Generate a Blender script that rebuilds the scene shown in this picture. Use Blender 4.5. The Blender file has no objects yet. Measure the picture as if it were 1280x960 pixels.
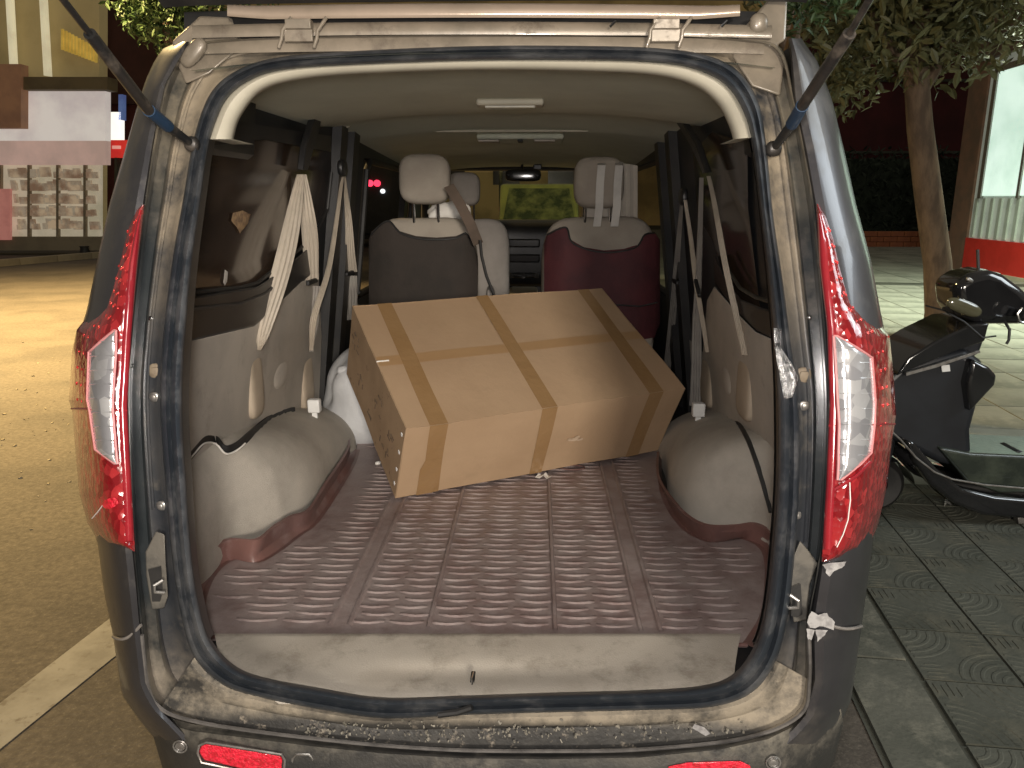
import bpy, bmesh, math, random
from mathutils import Vector, Matrix, Euler, noise
random.seed(7)
sc = bpy.context.scene
R = math.radians
# ------------------------------------------------------------------ camera
FPX = 950.0
PIT = math.atan(232/950); YAW = math.atan(31/950*math.cos(PIT))
CAM = Vector((.13, 0, 1.5))
cd = bpy.data.cameras.new("camera"); cam = bpy.data.objects.new("camera", cd); sc.collection.objects.link(cam)
cam.location = CAM; cam.rotation_euler = (math.pi/2-PIT, 0, YAW)
cd.sensor_fit = 'HORIZONTAL'; cd.sensor_width = 36; cd.lens = 36*FPX/1280; cd.clip_start = .02; cd.clip_end = 600
sc.camera = cam
# ------------------------------------------------------------------ world: the dim glow of a city night
w = bpy.data.worlds.new("World"); sc.world = w; w.use_nodes = True
bg = w.node_tree.nodes['Background']
bg.inputs[0].default_value = (.17, .15, .12, 1); bg.inputs[1].default_value = .60
sc.view_settings.view_transform = 'Standard'; sc.view_settings.look = 'None'
sc.view_settings.exposure = .30; sc.view_settings.gamma = 1

def lamp(name, typ, loc, power, col, size=.1, target=None, cone=60, blend=.6):
    d = bpy.data.lights.new(name, typ); d.energy = power; d.color = col
    if typ == 'AREA': d.size = size
    else: d.shadow_soft_size = size
    if typ == 'SPOT': d.spot_size = R(cone); d.spot_blend = blend
    o = bpy.data.objects.new(name, d); sc.collection.objects.link(o); o.location = loc
    if target is not None:
        o.rotation_euler = (Vector(target)-Vector(loc)).to_track_quat('-Z', 'Y').to_euler()
    return o
# phone torch beside the lens, sodium street lamp over the road, cool shop-front light over the pavement
lamp('phone_torch', 'POINT', (.10, -.02, 1.55), 64, (1, .93, .88), .06)
lamp('street_lamp_light', 'SPOT', (-7.0, 8.6, 7), 15000, (1, .70, .30), .3, (-6.3, 8.6, 0), 126, 1)
lamp('shop_front_light', 'SPOT', (6.4, 9.5, 5.5), 2900, (.90, 1, .78), .5, (7.0, 9.8, 0), 135, 1)
lamp('street_glow_right', 'AREA', (5.6, 1.6, 3.9), 120, (.88, .96, 1), 2.4, (.6, 1.6, 1.2))
lamp('cargo_fill_behind', 'AREA', (1.5, -4.6, 2.25), 270, (1, .90, .78), .9, (0, 2.6, 1.1))  # added fill to even out the cargo bay; no known lamp stands there
lamp('road_lamp_ahead', 'SPOT', (1.5, 9.5, 6.5), 520, (1, .90, .50), .3, (.2, 14.5, .8), 110, 1)

# ------------------------------------------------------------------ pixel <-> world helpers (survey of the photograph)
_f = Vector((-math.sin(YAW)*math.cos(PIT), math.cos(YAW)*math.cos(PIT), -math.sin(PIT)))
_r = Vector((math.cos(YAW), math.sin(YAW), 0)); _u = _r.cross(_f)
def ray(x, y): return _f+_r*((x-640)/FPX)+_u*((480-y)/FPX)
def PY(x, y, v): r = ray(x, y); return CAM+r*((v-CAM.y)/r.y)
def PZ(x, y, v): r = ray(x, y); return CAM+r*((v-CAM.z)/r.z)
def PX(x, y, v): r = ray(x, y); return CAM+r*((v-CAM.x)/r.x)
X0 = .03
def S(z): return 1.16+.02*(z-.6)+.30*max(0, z-.9)**1.5
def PS(x, y, off=0):                      # rear face of the van
    v = 1.2
    for i in range(12): p = PY(x, y, v+off); v = S(p.z)
    return PY(x, y, v+off)
def wallx(z, side, off=0): return X0+side*(.755-.125*(z-.62)-off)
def PW(x, y, side, off=0):                # inner side wall
    v = wallx(1.2, side, off)
    for i in range(14): p = PX(x, y, v); v = wallx(p.z, side, off)
    return PX(x, y, v)
def WL(x, y, off=0): return PW(x, y, -1, off)
def WR(x, y, off=0): return PW(x, y, 1, off)

# ------------------------------------------------------------------ materials
def pm(name, c1, c2=None, scale=6, rough=.6, metal=0, bump=0, bscale=60, coat=0, dust=None, lo=.42, hi=.62,
       emit=0, zdust=None, stretch=None, spec=.5, rvar=0):
    m = bpy.data.materials.new(name); m.use_nodes = True; nt = m.node_tree; N = nt.nodes; L = nt.links
    b = N['Principled BSDF']; b.inputs['Roughness'].default_value = rough; b.inputs['Metallic'].default_value = metal
    b.inputs['Coat Weight'].default_value = coat; b.inputs['Coat Roughness'].default_value = .08
    b.inputs['Specular IOR Level'].default_value = spec
    tc = N.new('ShaderNodeTexCoord'); mp = N.new('ShaderNodeMapping'); L.new(tc.outputs['Object'], mp.inputs[0])
    if stretch: mp.inputs['Scale'].default_value = stretch
    def nz(s, d=6, ro=.6):
        n = N.new('ShaderNodeTexNoise'); n.inputs['Scale'].default_value = s; n.inputs['Detail'].default_value = d
        n.inputs['Roughness'].default_value = ro; L.new(mp.outputs[0], n.inputs[0]); return n
    def ramp(src, a, z):
        r = N.new('ShaderNodeMapRange'); r.inputs[1].default_value = a; r.inputs[2].default_value = z; L.new(src, r.inputs[0]); return r.outputs[0]
    def mix(fac, a, bb):
        x = N.new('ShaderNodeMix'); x.data_type = 'RGBA'; L.new(fac, x.inputs[0])
        for i, q in ((6, a), (7, bb)):
            if isinstance(q, tuple): x.inputs[i].default_value = (*q, 1)
            else: L.new(q, x.inputs[i])
        return x.outputs[2]
    col = None
    if c2 is None: c2 = tuple(k*.82 for k in c1)
    n1 = nz(scale); col = mix(ramp(n1.outputs[0], lo, hi), c1, c2)
    facs = []
    if dust:
        dc, s, a, z = dust
        f = ramp(nz(s, 8, .72).outputs[0], a, z); col = mix(f, col, dc); facs.append(f)
    if zdust:                              # mud and dust lying above or below some height, broken up by noise
        for (dc, z0, z1, amt, s) in zdust:
            g = N.new('ShaderNodeNewGeometry'); sx = N.new('ShaderNodeSeparateXYZ'); L.new(g.outputs['Position'], sx.inputs[0])
            h = ramp(sx.outputs[2], z0, z1)
            k = nz(s, 8, .7); kk = ramp(k.outputs[0], .36, .62)
            mu = N.new('ShaderNodeMath'); mu.operation = 'MULTIPLY'; L.new(h, mu.inputs[0]); L.new(kk, mu.inputs[1])
            mv = N.new('ShaderNodeMath'); mv.operation = 'MULTIPLY'; mv.use_clamp = True; L.new(mu.outputs[0], mv.inputs[0]); mv.inputs[1].default_value = amt
            col = mix(mv.outputs[0], col, dc); facs.append(mv.outputs[0])
    L.new(col, b.inputs['Base Color'])
    if facs or rvar:
        r = N.new('ShaderNodeMapRange'); r.inputs[3].default_value = rough; r.inputs[4].default_value = min(1, rough+(rvar or .45))
        L.new(facs[-1] if facs else n1.outputs[0], r.inputs[0]); L.new(r.outputs[0], b.inputs['Roughness'])
    if bump:
        bp = N.new('ShaderNodeBump'); bp.inputs['Strength'].default_value = bump; bp.inputs['Distance'].default_value = .004
        L.new(nz(bscale, 5, .6).outputs[0], bp.inputs['Height']); L.new(bp.outputs[0], b.inputs['Normal'])
    if emit:
        b.inputs['Emission Strength'].default_value = emit; L.new(col, b.inputs['Emission Color'])
    return m
DUST = (.36, .30, .22)
M = {}
M['paint'] = pm('paint', (.070, .069, .074), (.050, .049, .052), 3, .36, .55, .02, 300, .3, dust=((.14, .125, .105), 5, .52, .80))
M['channel'] = pm('channel', (.018, .022, .024), (.03, .034, .036), 9, .28, 0, .06, 90, .5, dust=((.16, .14, .12), 7, .52, .80),
                  zdust=[((.20, .17, .12), 1.42, 1.62, .9, 9), ((.25, .215, .165), .82, .62, 1.2, 9)])
M['flange'] = pm('flange', (.030, .033, .038), (.055, .055, .055), 8, .38, .1, .12, 80, .2, dust=((.17, .15, .12), 10, .54, .80),
                 zdust=[((.30, .25, .18), 1.22, 1.55, 1.1, 7), ((.26, .22, .17), .76, .60, 1.2, 9)])
M['roofrim'] = pm('roofrim', (.25, .21, .16), (.17, .145, .11), 9, .38, .15, .1, 50, .15, dust=((.12, .095, .07), 14, .54, .7))
M['seal'] = pm('seal', (.026, .032, .040), (.042, .048, .056), 12, .42, 0, .06, 150, 0, dust=((.13, .13, .13), 12, .48, .78))
M['rubber'] = pm('rubber', (.012, .012, .012), (.022, .021, .02), 12, .55, 0, .1, 100)
M['blackplastic'] = pm('blackplastic', (.014, .014, .015), (.022, .021, .020), 12, .4, 0, .15, 300)
M['bumper'] = pm('bumper', (.022, .022, .021), (.034, .032, .029), 8, .5, 0, .3, 160, .1, dust=((.15, .135, .11), 9, .55, .78),
                 zdust=[((.20, .18, .14), .54, .60, .8, 30)])
M['sill'] = pm('sill', (.030, .029, .027), (.05, .047, .042), 14, .5, 0, .4, 90, 0, dust=((.22, .19, .15), 30, .58, .66),
               zdust=[((.28, .24, .18), .585, .606, 1.3, 9)])
M['beige'] = pm('beige', (.50, .455, .385), (.44, .395, .33), 7, .55, 0, .3, 300, 0, dust=((.24, .205, .16), 8, .50, .72))
M['trimbeige'] = pm('trimbeige', (.45, .42, .33), (.40, .37, .29), 6, .6, 0, .1, 300)
M['headliner'] = pm('headliner', (.52, .53, .43), (.47, .48, .385), 5, .95, 0, .3, 500)
M['panel'] = pm('panel', (.46, .42, .365), (.40, .365, .32), 6, .75, 0, .3, 350, dust=((.20, .17, .14), 5, .55, .85))
M['pad'] = pm('pad', (.40, .33, .25), (.34, .28, .21), 9, .7, 0, .2, 350)
M['arch'] = pm('arch', (.40, .37, .32), (.34, .31, .265), 4, .85, 0, .6, 500, dust=((.48, .44, .38), 3.2, .44, .66))
M['mat'] = pm('mat', (.205, .145, .135), (.165, .113, .106), 6, .38, 0, .35, 90, 0, dust=((.33, .27, .255), 2.6, .44, .74), zdust=[((.40, .35, .33), .60, .615, .45, 16)])
M['matlip'] = pm('matlip', (.165, .085, .073), (.13, .075, .068), 8, .35, 0, .12, 120, 0, dust=((.27, .20, .19), 6, .5, .74))
M['card'] = pm('card', (.45, .31, .19), (.40, .27, .162), 2.2, .85, 0, .35, 34, 0, dust=((.36, .25, .15), 7, .55, .85))
M['cardside'] = pm('cardside', (.38, .26, .155), (.32, .215, .125), 7, .85, 0, .2, 120, 0, dust=((.16, .10, .06), 22, .60, .68))
M['tape'] = pm('tape', (.335, .205, .095), (.31, .185, .083), 6, .25, 0, .7, 26, .5)
M['ink'] = pm('ink', (.11, .075, .05), (.17, .12, .075), 30, .8)
M['white'] = pm('white', (.72, .72, .70), (.62, .62, .60), 8, .5)
M['sack'] = pm('sack', (.66, .67, .68), (.55, .56, .57), 5, .75, 0, .6, 30)
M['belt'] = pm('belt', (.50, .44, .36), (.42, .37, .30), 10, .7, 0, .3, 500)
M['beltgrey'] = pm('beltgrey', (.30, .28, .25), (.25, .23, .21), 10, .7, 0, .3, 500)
M['darkwall'] = pm('darkwall', (.012, .014, .016), (.020, .021, .022), 6, .5, 0, .1, 200)
M['tint'] = pm('tint', (.050, .034, .024), (.030, .021, .016), 5, .12, 0, 0, 1, 0, dust=((.07, .048, .032), 3.5, .5, .9), rvar=.1)
M['seat'] = pm('seat', (.36, .32, .265), (.31, .27, .225), 7, .9, 0, .4, 300)
M['seatgrey'] = pm('seatgrey', (.34, .31, .285), (.29, .265, .24), 7, .9, 0, .4, 300)
M['coverdark'] = pm('coverdark', (.036, .028, .023), (.027, .022, .018), 7, .85, 0, 1, 16)
M['covermaroon'] = pm('covermaroon', (.085, .018, .022), (.06, .014, .018), 7, .75, 0, 1, 16)
M['paper'] = pm('paper', (.75, .73, .68), (.66, .63, .58), 9, .7)
M['chrome'] = pm('chrome', (.7, .7, .7), (.6, .6, .6), 9, .18, 1)
M['bolt'] = pm('bolt', (.33, .32, .30), (.22, .20, .18), 40, .4, .7)
M['red'] = pm('red', (.46, .006, .012), (.22, .003, .008), 26, .16, .25, .9, 75, 1)
M['redrim'] = pm('redrim', (.30, .018, .025), (.24, .012, .02), 14, .2, 0, 0, 1, 1)
M['redbead'] = pm('redbead', (.90, .10, .09), (.8, .04, .04), 40, .22, .6, 1, 200, .6)
M['redreflect'] = pm('redreflect', (.80, .02, .05), (.45, .01, .02), 130, .3, 0, 1, 160, .6)
M['clear'] = pm('clear', (.60, .60, .62), (.30, .30, .32), 26, .14, .6, .8, 55, 1)
def facet(name, c1, c2, sc_, metal, st=(1, 1, 1), rough=.14):
    m = pm(name, c1, c2, 20, rough, metal, 0, 1, 1); nt = m.node_tree; N = nt.nodes; L = nt.links; b = N['Principled BSDF']
    tc = N.new('ShaderNodeTexCoord'); mp = N.new('ShaderNodeMapping'); mp.inputs['Scale'].default_value = st; L.new(tc.outputs['Object'], mp.inputs[0])
    v = N.new('ShaderNodeTexVoronoi'); v.inputs['Scale'].default_value = sc_; L.new(mp.outputs[0], v.inputs['Vector'])
    sx = N.new('ShaderNodeSeparateColor'); L.new(v.outputs['Color'], sx.inputs[0])
    rp = N.new('ShaderNodeMapRange'); rp.inputs[1].default_value = .25; rp.inputs[2].default_value = .95; L.new(sx.outputs[0], rp.inputs[0])
    mx = N.new('ShaderNodeMix'); mx.data_type = 'RGBA'; mx.inputs[6].default_value = (*c1, 1); mx.inputs[7].default_value = (*c2, 1); L.new(rp.outputs[0], mx.inputs[0]); L.new(mx.outputs[2], b.inputs['Base Color'])
    bp = N.new('ShaderNodeBump'); bp.inputs['Strength'].default_value = .4; bp.inputs['Distance'].default_value = .005; L.new(v.outputs['Distance'], bp.inputs['Height']); L.new(bp.outputs[0], b.inputs['Normal'])
    return m
M['red'] = facet('redlens', (.17, .006, .009), (.36, .025, .028), 85, .0, (1, 1, .8))
M['clear'] = facet('clearlens', (.25, .25, .26), (.40, .40, .40), 45, .2, (.6, 1, 1.0), .25)
M['strut'] = pm('strut', (.028, .028, .028), (.05, .044, .038), 12, .4, .5, .2, 80, dust=((.16, .13, .10), 14, .5, .7))
M['bluesleeve'] = pm('bluesleeve', (.015, .045, .10), (.012, .035, .07), 14, .5)
M['chip'] = pm('chip', (.48, .47, .46), (.25, .24, .24), 60, .35, .3)
M['foil'] = pm('foil', (.62, .62, .62), (.2, .2, .2), 90, .25, .9, 1.0, 160)
M['gloss'] = pm('gloss', (.010, .010, .011), (.014, .014, .015), 6, .14, 0, 0, 1, 1)
M['satin'] = pm('satin', (.016, .018, .022), (.012, .013, .016), 6, .42, 0, .1, 200)
M['asphalt'] = pm('asphalt', (.125, .105, .082), (.078, .066, .052), 1.3, .85, 0, 1, 55, 0, dust=((.20, .175, .135), 90, .52, .74), zdust=[((.045, .038, .03), -1, -.5, .55, 34)])
M['stripe'] = pm('stripe', (.25, .24, .215), (.17, .16, .14), 5, .8, 0, .4, 60, 0, dust=((.16, .14, .11), 16, .56, .66))
M['tile'] = pm('tile', (.085, .088, .068), (.052, .056, .042), 1.7, .85, 0, .9, 50, dust=((.15, .14, .10), 5, .50, .78))
M['tileplain'] = pm('tileplain', (.12, .12, .094), (.08, .083, .064), 3, .85, 0, .8, 60, dust=((.23, .22, .17), 9, .5, .75))
M['paver'] = pm('paver', (.27, .27, .225), (.17, .175, .142), 1.3, .8, 0, .5, 40, dust=((.36, .36, .29), 7, .52, .78))
M['groundmix'] = pm('groundmix', (.075, .078, .06), (.05, .053, .04), 3, .9, 0, .8, 40)
M['bark'] = pm('bark', (.16, .11, .075), (.09, .062, .045), 10, .95, 0, 1, 40, stretch=(1, 1, .3))
M['leaf'] = pm('leaf', (.06, .10, .035), (.035, .07, .022), 3, .5)
M['leaf2'] = pm('leaf2', (.13, .125, .055), (.07, .075, .03), 3, .55)
M['hedge'] = pm('hedge', (.018, .030, .016), (.010, .018, .010), 3, .7)
def glass(name, col, t=.85):
    m = bpy.data.materials.new(name); m.use_nodes = True; nt = m.node_tree
    b = nt.nodes['Principled BSDF']; o = nt.nodes['Material Output']
    b.inputs['Base Color'].default_value = (.02, .02, .02, 1); b.inputs['Roughness'].default_value = .05
    tr = nt.nodes.new('ShaderNodeBsdfTransparent'); tr.inputs[0].default_value = (*col, 1)
    mx = nt.nodes.new('ShaderNodeMixShader'); mx.inputs[0].default_value = t
    nt.links.new(b.outputs[0], mx.inputs[1]); nt.links.new(tr.outputs[0], mx.inputs[2]); nt.links.new(mx.outputs[0], o.inputs[0])
    return m
M['glass'] = glass('glass', (.75, .78, .72), .93)
M['glasstint'] = glass('glasstint', (.45, .42, .38), .92)

# ------------------------------------------------------------------ object helpers
OFF = {}
def thing(name, label, cat, loc=(0, 0, 0), group=None, kind=None):
    o = bpy.data.objects.new(name, None); sc.collection.objects.link(o); o.location = loc; o.empty_display_size = .1
    o['label'] = label; o['category'] = cat
    if group: o['group'] = group
    OFF[o.name] = Vector(loc); return o
class MB:
    def __init__(s): s.v = []; s.f = []
    def add(s, v, f):
        k = len(s.v); s.v += [Vector(p) for p in v]; s.f += [tuple(i+k for i in q) for q in f]; return s
    def box(s, c, d, rot=None, taper=1.0):
        c = Vector(c); vs = []
        for z in (-1, 1):
            t = taper if z > 0 else 1
            for x, y in ((-1, -1), (1, -1), (1, 1), (-1, 1)):
                p = Vector((x*d[0]/2*t, y*d[1]/2*t, z*d[2]/2))
                if rot is not None: p = rot @ p
                vs.append(c+p)
        return s.add(vs, [(3, 2, 1, 0), (4, 5, 6, 7), (0, 1, 5, 4), (1, 2, 6, 5), (2, 3, 7, 6), (3, 0, 4, 7)])
    def tube(s, pts, r, n=8, caps=True):
        pts = [Vector(p) for p in pts]; rs = r if isinstance(r, (list, tuple)) else [r]*len(pts)
        vs = []; pu = None
        for i, p in enumerate(pts):
            t = (pts[min(i+1, len(pts)-1)]-pts[max(i-1, 0)]).normalized()
            if pu is None: pu = t.orthogonal().normalized()
            pu = (pu-t*pu.dot(t)).normalized(); w2 = t.cross(pu)
            for k in range(n):
                a = 2*math.pi*k/n; vs.append(p+(pu*math.cos(a)+w2*math.sin(a))*rs[i])
        fs = [(i*n+k, i*n+(k+1) % n, (i+1)*n+(k+1) % n, (i+1)*n+k) for i in range(len(pts)-1) for k in range(n)]
        if caps: fs += [tuple(range(n))[::-1], tuple((len(pts)-1)*n+k for k in range(n))]
        return s.add(vs, fs)
    def grid(s, rows, closed=False):
        n = len(rows[0]); vs = [p for r in rows for p in r]; m = len(rows)
        fs = [(i*n+k, i*n+(k+1) % n, (i+1)*n+(k+1) % n, (i+1)*n+k) for i in range(m-1) for k in range(n if closed else n-1)]
        return s.add(vs, fs)
    def sq(s, c, h, e=2.5, n=16, rot=None, jit=0, js=3):          # super-ellipsoid
        c = Vector(c); rows = []
        def sp(v): return math.copysign(abs(v)**(2/e), v)
        for i in range(n+1):
            ph = -math.pi/2+math.pi*i/n; row = []
            for k in range(2*n):
                th = math.pi*k/n
                p = Vector((h[0]*sp(math.cos(ph))*sp(math.cos(th)), h[1]*sp(math.cos(ph))*sp(math.sin(th)), h[2]*sp(math.sin(ph))))
                if jit: p *= 1+jit*noise.noise((c+p)*js)
                if rot is not None: p = rot @ p
                row.append(c+p)
            rows.append(row)
        return s.grid(rows, True)
    def ribbon(s, pts, wd, wdir, th=.0016):
        pts = [Vector(p) for p in pts]; ws = wd if isinstance(wd, (list, tuple)) else [wd]*len(pts)
        rows = []
        for i, p in enumerate(pts):
            d = Vector(wdir[i] if isinstance(wdir, list) else wdir).normalized()
            t = (pts[min(i+1, len(pts)-1)]-pts[max(i-1, 0)]).normalized(); nn = t.cross(d).normalized()
            rows.append([p+d*ws[i]/2+nn*th, p-d*ws[i]/2+nn*th, p-d*ws[i]/2-nn*th, p+d*ws[i]/2-nn*th])
        return s.grid(rows, True)
    def prism(s, poly, d):                                         # poly of 3-D points pushed along d
        d = Vector(d); n = len(poly); vs = [Vector(p) for p in poly]+[Vector(p)+d for p in poly]
        return s.add(vs, [tuple(range(n)), tuple(range(n, 2*n))[::-1]]+[(i, n+i, n+(i+1) % n, (i+1) % n) for i in range(n)])
    def build(s, name, mat, parent=None, smooth=True, local=False, bevel=0, seg=2, kind=None, sub=0, label=None):
        me = bpy.data.meshes.new(name); o = bpy.data.objects.new(name, me); sc.collection.objects.link(o)
        off = Vector((0, 0, 0))
        if parent is not None:
            off = OFF.get(parent.name, Vector((0, 0, 0))); OFF[o.name] = off; o.parent = parent
        vs = s.v if local else [p-off for p in s.v]
        me.from_pydata([tuple(p) for p in vs], [], s.f); me.update()
        bm = bmesh.new(); bm.from_mesh(me); bmesh.ops.remove_doubles(bm, verts=bm.verts, dist=1e-6)
        bmesh.ops.recalc_face_normals(bm, faces=bm.faces); bm.to_mesh(me); bm.free()
        if isinstance(mat, str): mat = M[mat]
        me.materials.append(mat)
        if smooth:
            me.polygons.foreach_set('use_smooth', [True]*len(me.polygons))
            try: me.set_sharp_from_angle(angle=R(42))
            except Exception: pass
        if bevel:
            b = o.modifiers.new('bevel', 'BEVEL'); b.width = bevel; b.segments = seg; b.limit_method = 'ANGLE'; b.angle_limit = R(35)
        if sub:
            b = o.modifiers.new('sub', 'SUBSURF'); b.levels = sub; b.render_levels = sub
        if kind: o['kind'] = kind
        if label: o['label'] = label
        return o
def tag(o, label, cat, group=None, kind=None):
    if kind: o['kind'] = kind
    else:
        o['label'] = label; o['category'] = cat
        if group: o['group'] = group
    return o
def lerp(a, b, t): return a+(b-a)*t
def interp(tab, t):
    if t <= tab[0][0]: return tab[0][1:]
    for a, b in zip(tab, tab[1:]):
        if t <= b[0]:
            k = (t-a[0])/(b[0]-a[0]+1e-9); return tuple(lerp(p, q, k) for p, q in zip(a[1:], b[1:]))
    return tab[-1][1:]
def sheet(rows, surf, off=0, thick=.004, nx=6, step=8, cols=False, bulge=0):
    """solid sheet over pixel spans: rows (y, xl, xr) or, with cols, (x, yt, yb); surf(x, y, off)"""
    t0, t1 = rows[0][0], rows[-1][0]; n = max(2, int(abs(t1-t0)/step)+1)
    ts = sorted(set([t0+(t1-t0)*i/n for i in range(n+1)]+[r[0] for r in rows]))
    fr, bk = [], []
    for t in ts:
        a, b = interp(rows, t); A, B = [], []
        for k in range(nx+1):
            u = k/nx; q = lerp(a, b, u); x, y = (t, q) if cols else (q, t)
            o = off-bulge*(1-(2*u-1)**2)
            A.append(surf(x, y, o)); B.append(surf(x, y, o+thick))
        fr.append(A); bk.append(B)
    m = MB(); m.grid(fr); m.grid(bk)
    m.grid([fr[0], bk[0]]); m.grid([fr[-1], bk[-1]])
    m.grid([[r[0] for r in fr], [r[0] for r in bk]]); m.grid([[r[-1] for r in fr], [r[-1] for r in bk]])
    return m
def poly(pts, surf, off=0, thick=.004):
    a = [surf(x, y, off) for x, y in pts]; b = [surf(x, y, off+thick) for x, y in pts]; n = len(a)
    return MB().add(a+b, [tuple(range(n)), tuple(range(n, 2*n))[::-1]]+[(i, n+i, n+(i+1) % n, (i+1) % n) for i in range(n)])
def cat(pts, k=6, closed=True):
    n = len(pts); out = []
    for i in range(n if closed else n-1):
        g = (lambda j: pts[j % n]) if closed else (lambda j: pts[max(0, min(n-1, j))])
        p0, p1, p2, p3 = g(i-1), g(i), g(i+1), g(i+2)
        for s in range(k):
            t = s/k
            out.append(tuple(.5*(2*b+(c-a)*t+(2*a-5*b+4*c-d)*t*t+(3*b-a-3*c+d)*t**3) for a, b, c, d in zip(p0, p1, p2, p3)))
    if not closed: out.append(tuple(pts[-1]))
    return out

# ------------------------------------------------------------------ THE GROUND
def struct(name, mb, mat, **k): o = mb.build(name, mat, **k); o['kind'] = 'structure'; return o
struct('road', MB().grid([[Vector((x, y, 0)) for x in (-80, -30, -8, -3, 0, 1.02, 80)] for y in (-20, 0, 3, 8, 30, 120)]), 'asphalt')
a = [PZ(-60, 985, .004), PZ(-60, 925, .004), PZ(150, 763, .004), PZ(215, 712, .004), PZ(215, 768, .004), PZ(140, 823, .004)]
struct('painted_line', MB().add(a, [tuple(range(6))]), 'stripe', smooth=False)
ROT = -R(6)
def pav(u, v, z=0): # pavement frame, turned a little against the van
    c, s = math.cos(ROT), math.sin(ROT); return Vector((1.02+u*c-v*s, 1.2+u*s+v*c, z))
m = MB().add([pav(0, -6, .004), pav(60, -6, .004), pav(60, 60, .004), pav(0, 60, .004)], [(0, 1, 2, 3)])
pavement = struct('pavement', m, 'groundmix', smooth=False); OFF['pavement'] = Vector((0, 0, 0))
# plain border slabs, arc-patterned tiles, then the smooth pale pavers farther on
def slab_mesh(name, w_, l_, mat, extra=None):
    m = MB().box((0, 0, .009), (w_, l_, .010), taper=.992)
    if extra: extra(m)
    o = m.build(name, mat, pavement, smooth=False, local=True); return o
def place(o, first, u, v, name, rz=0):
    if first: c = o
    else:
        c = bpy.data.objects.new(name, o.data); sc.collection.objects.link(c); c.parent = pavement
    c.location = pav(u, v, 0); c.rotation_euler = (random.uniform(-.004, .004), random.uniform(-.004, .004), ROT+rz)
    c.location.z += random.uniform(-.0015, .0015)
def arcs(m):
    for cx, cy in ((-.143, -.143), (.143, .143)):
        for r in (.045, .075, .105, .135, .165):
            a0 = 0 if cx < 0 else math.pi; rows = []
            for i in range(9):
                a = a0+math.pi/2*(.03+.94*i/8); c, s_ = math.cos(a), math.sin(a)
                rows.append([Vector((cx+(r+d)*c, cy+(r+d)*s_, h)) for d, h in ((-.005, .0139), (-.002, .0156), (.006, .0156), (.009, .0139))])
            m.grid(rows)
    for k in range(4):                      # short straight bars in the other two corners
        for sx in (-1, 1): m.box((sx*(.130-.022*k), -sx*(.105-.012*(k % 2)), .0145), (.006, .06+.012*(k % 3), .003), taper=.7)
T = .30
tile = slab_mesh('paving_tile', T-.006, T-.006, 'tile',  arcs); first = True
for i in range(13):
    for j in range(-3, 10):
        place(tile, first, .40+T*i, -.05+T*j, 'paving_tile', random.choice((0, math.pi))*1.0 if (i+j) % 2 else math.pi/2); first = False
bord = slab_mesh('border_slab', .215, .59, 'tileplain'); first = True
for j in range(14): place(bord, first, .125, -1+.60*j, 'border_slab'); first = False
pv = slab_mesh('pale_paver', .590, .590, 'paver'); first = True
for i in range(16):
    for j in range(17):
        u, v = .55+.6*i, 3.05+.6*j
        p = pav(u, v)
        if p.x < .95+.10*p.y: continue
        place(pv, first, u, v, 'pale_paver'); first = False
m = MB()
for j in range(20):
    for i in range(26):
        p = pav(.55+1.2*i, 14+1.2*j)
        m.add([pav(.55+1.2*i+a, 14+1.2*j+b, .012) for a, b in ((-.59, -.59), (.59, -.59), (.59, .59), (-.59, .59))], [(0, 1, 2, 3)])
m.build('far_paving', 'paver', pavement, smooth=False, kind='stuff')
# grit scattered on the road beside the van
m = MB()
for i in range(900):
    x, y = random.uniform(-6, -1.0), random.uniform(2.4, 8)
    if random.random() > .75*math.exp(-((y-4.6)/1.6)**2)+.08: continue
    s = random.uniform(.004, .014); h = Vector((x, y, .002))
    m.box(h, (s*1.6, s, s*.8), Euler((random.uniform(-.4, .4), random.uniform(-.4, .4), random.uniform(0, 6))).to_matrix())
o = m.build('road_grit', pm('grit', (.34, .29, .20), (.2, .17, .12), 9, .9), smooth=False); o['kind'] = 'stuff'

# ------------------------------------------------------------------ THE VAN
van = thing('van', 'dusty dark minivan with its tailgate open, seen from behind into the cargo bay', 'van', (X0, 1.2, 0))
# stations round the opening:   jamb edge J        seal outer O    seal inner I
ST = [((580, 939), (580, 894), (580, 870)), ((480, 933), (480, 898), (480, 872)), ((400, 925), (400, 887), (400, 861)),
      ((318, 915), (326, 872), (330, 848)), ((240, 902), (278, 856), (291, 832)), ((200, 886), (243, 822), (262, 799)),
      ((184, 855), (226, 768), (249, 755)), ((176, 780), (216, 705), (240, 700)), ((166, 680), (207, 610), (233, 605)),
      ((158, 510), (200, 510), (228, 510)), ((163, 420), (203, 428), (231, 430)), ((172, 330), (215, 328), (240, 330)),
      ((181, 255), (229, 248), (251, 250)), ((193, 175), (243, 170), (263, 175)), ((208, 105), (264, 115), (283, 125)),
      ((236, 60), (300, 86), (316, 99)), ((300, 49), (352, 71), (360, 87)), ((450, 45), (450, 63), (450, 81)),
      ((600, 44), (600, 57), (600, 76)), ((740, 44), (740, 57), (740, 76)), ((850, 45), (825, 60), (822, 79)),
      ((930, 50), (880, 68), (871, 88)), ((975, 62), (922, 88), (908, 108)), ((992, 125), (948, 128), (931, 145)),
      ((1005, 185), (958, 183), (942, 190)), ((1018, 260), (966, 266), (952, 270)), ((1025, 340), (978, 348), (961, 350)),
      ((1032, 420), (988, 426), (968, 430)), ((1036, 505), (998, 500), (972, 500)), ((1032, 610), (999, 600), (972, 600)),
      ((1025, 700), (994, 690), (966, 690)), ((1012, 775), (985, 768), (958, 760)), ((1012, 850), (970, 826), (945, 806)),
      ((1000, 895), (940, 866), (920, 842)), ((930, 924), (888, 884), (880, 858)), ((800, 938), (800, 888), (800, 864)),
      ((690, 940), (680, 891), (680, 867))]
KS = 6
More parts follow.
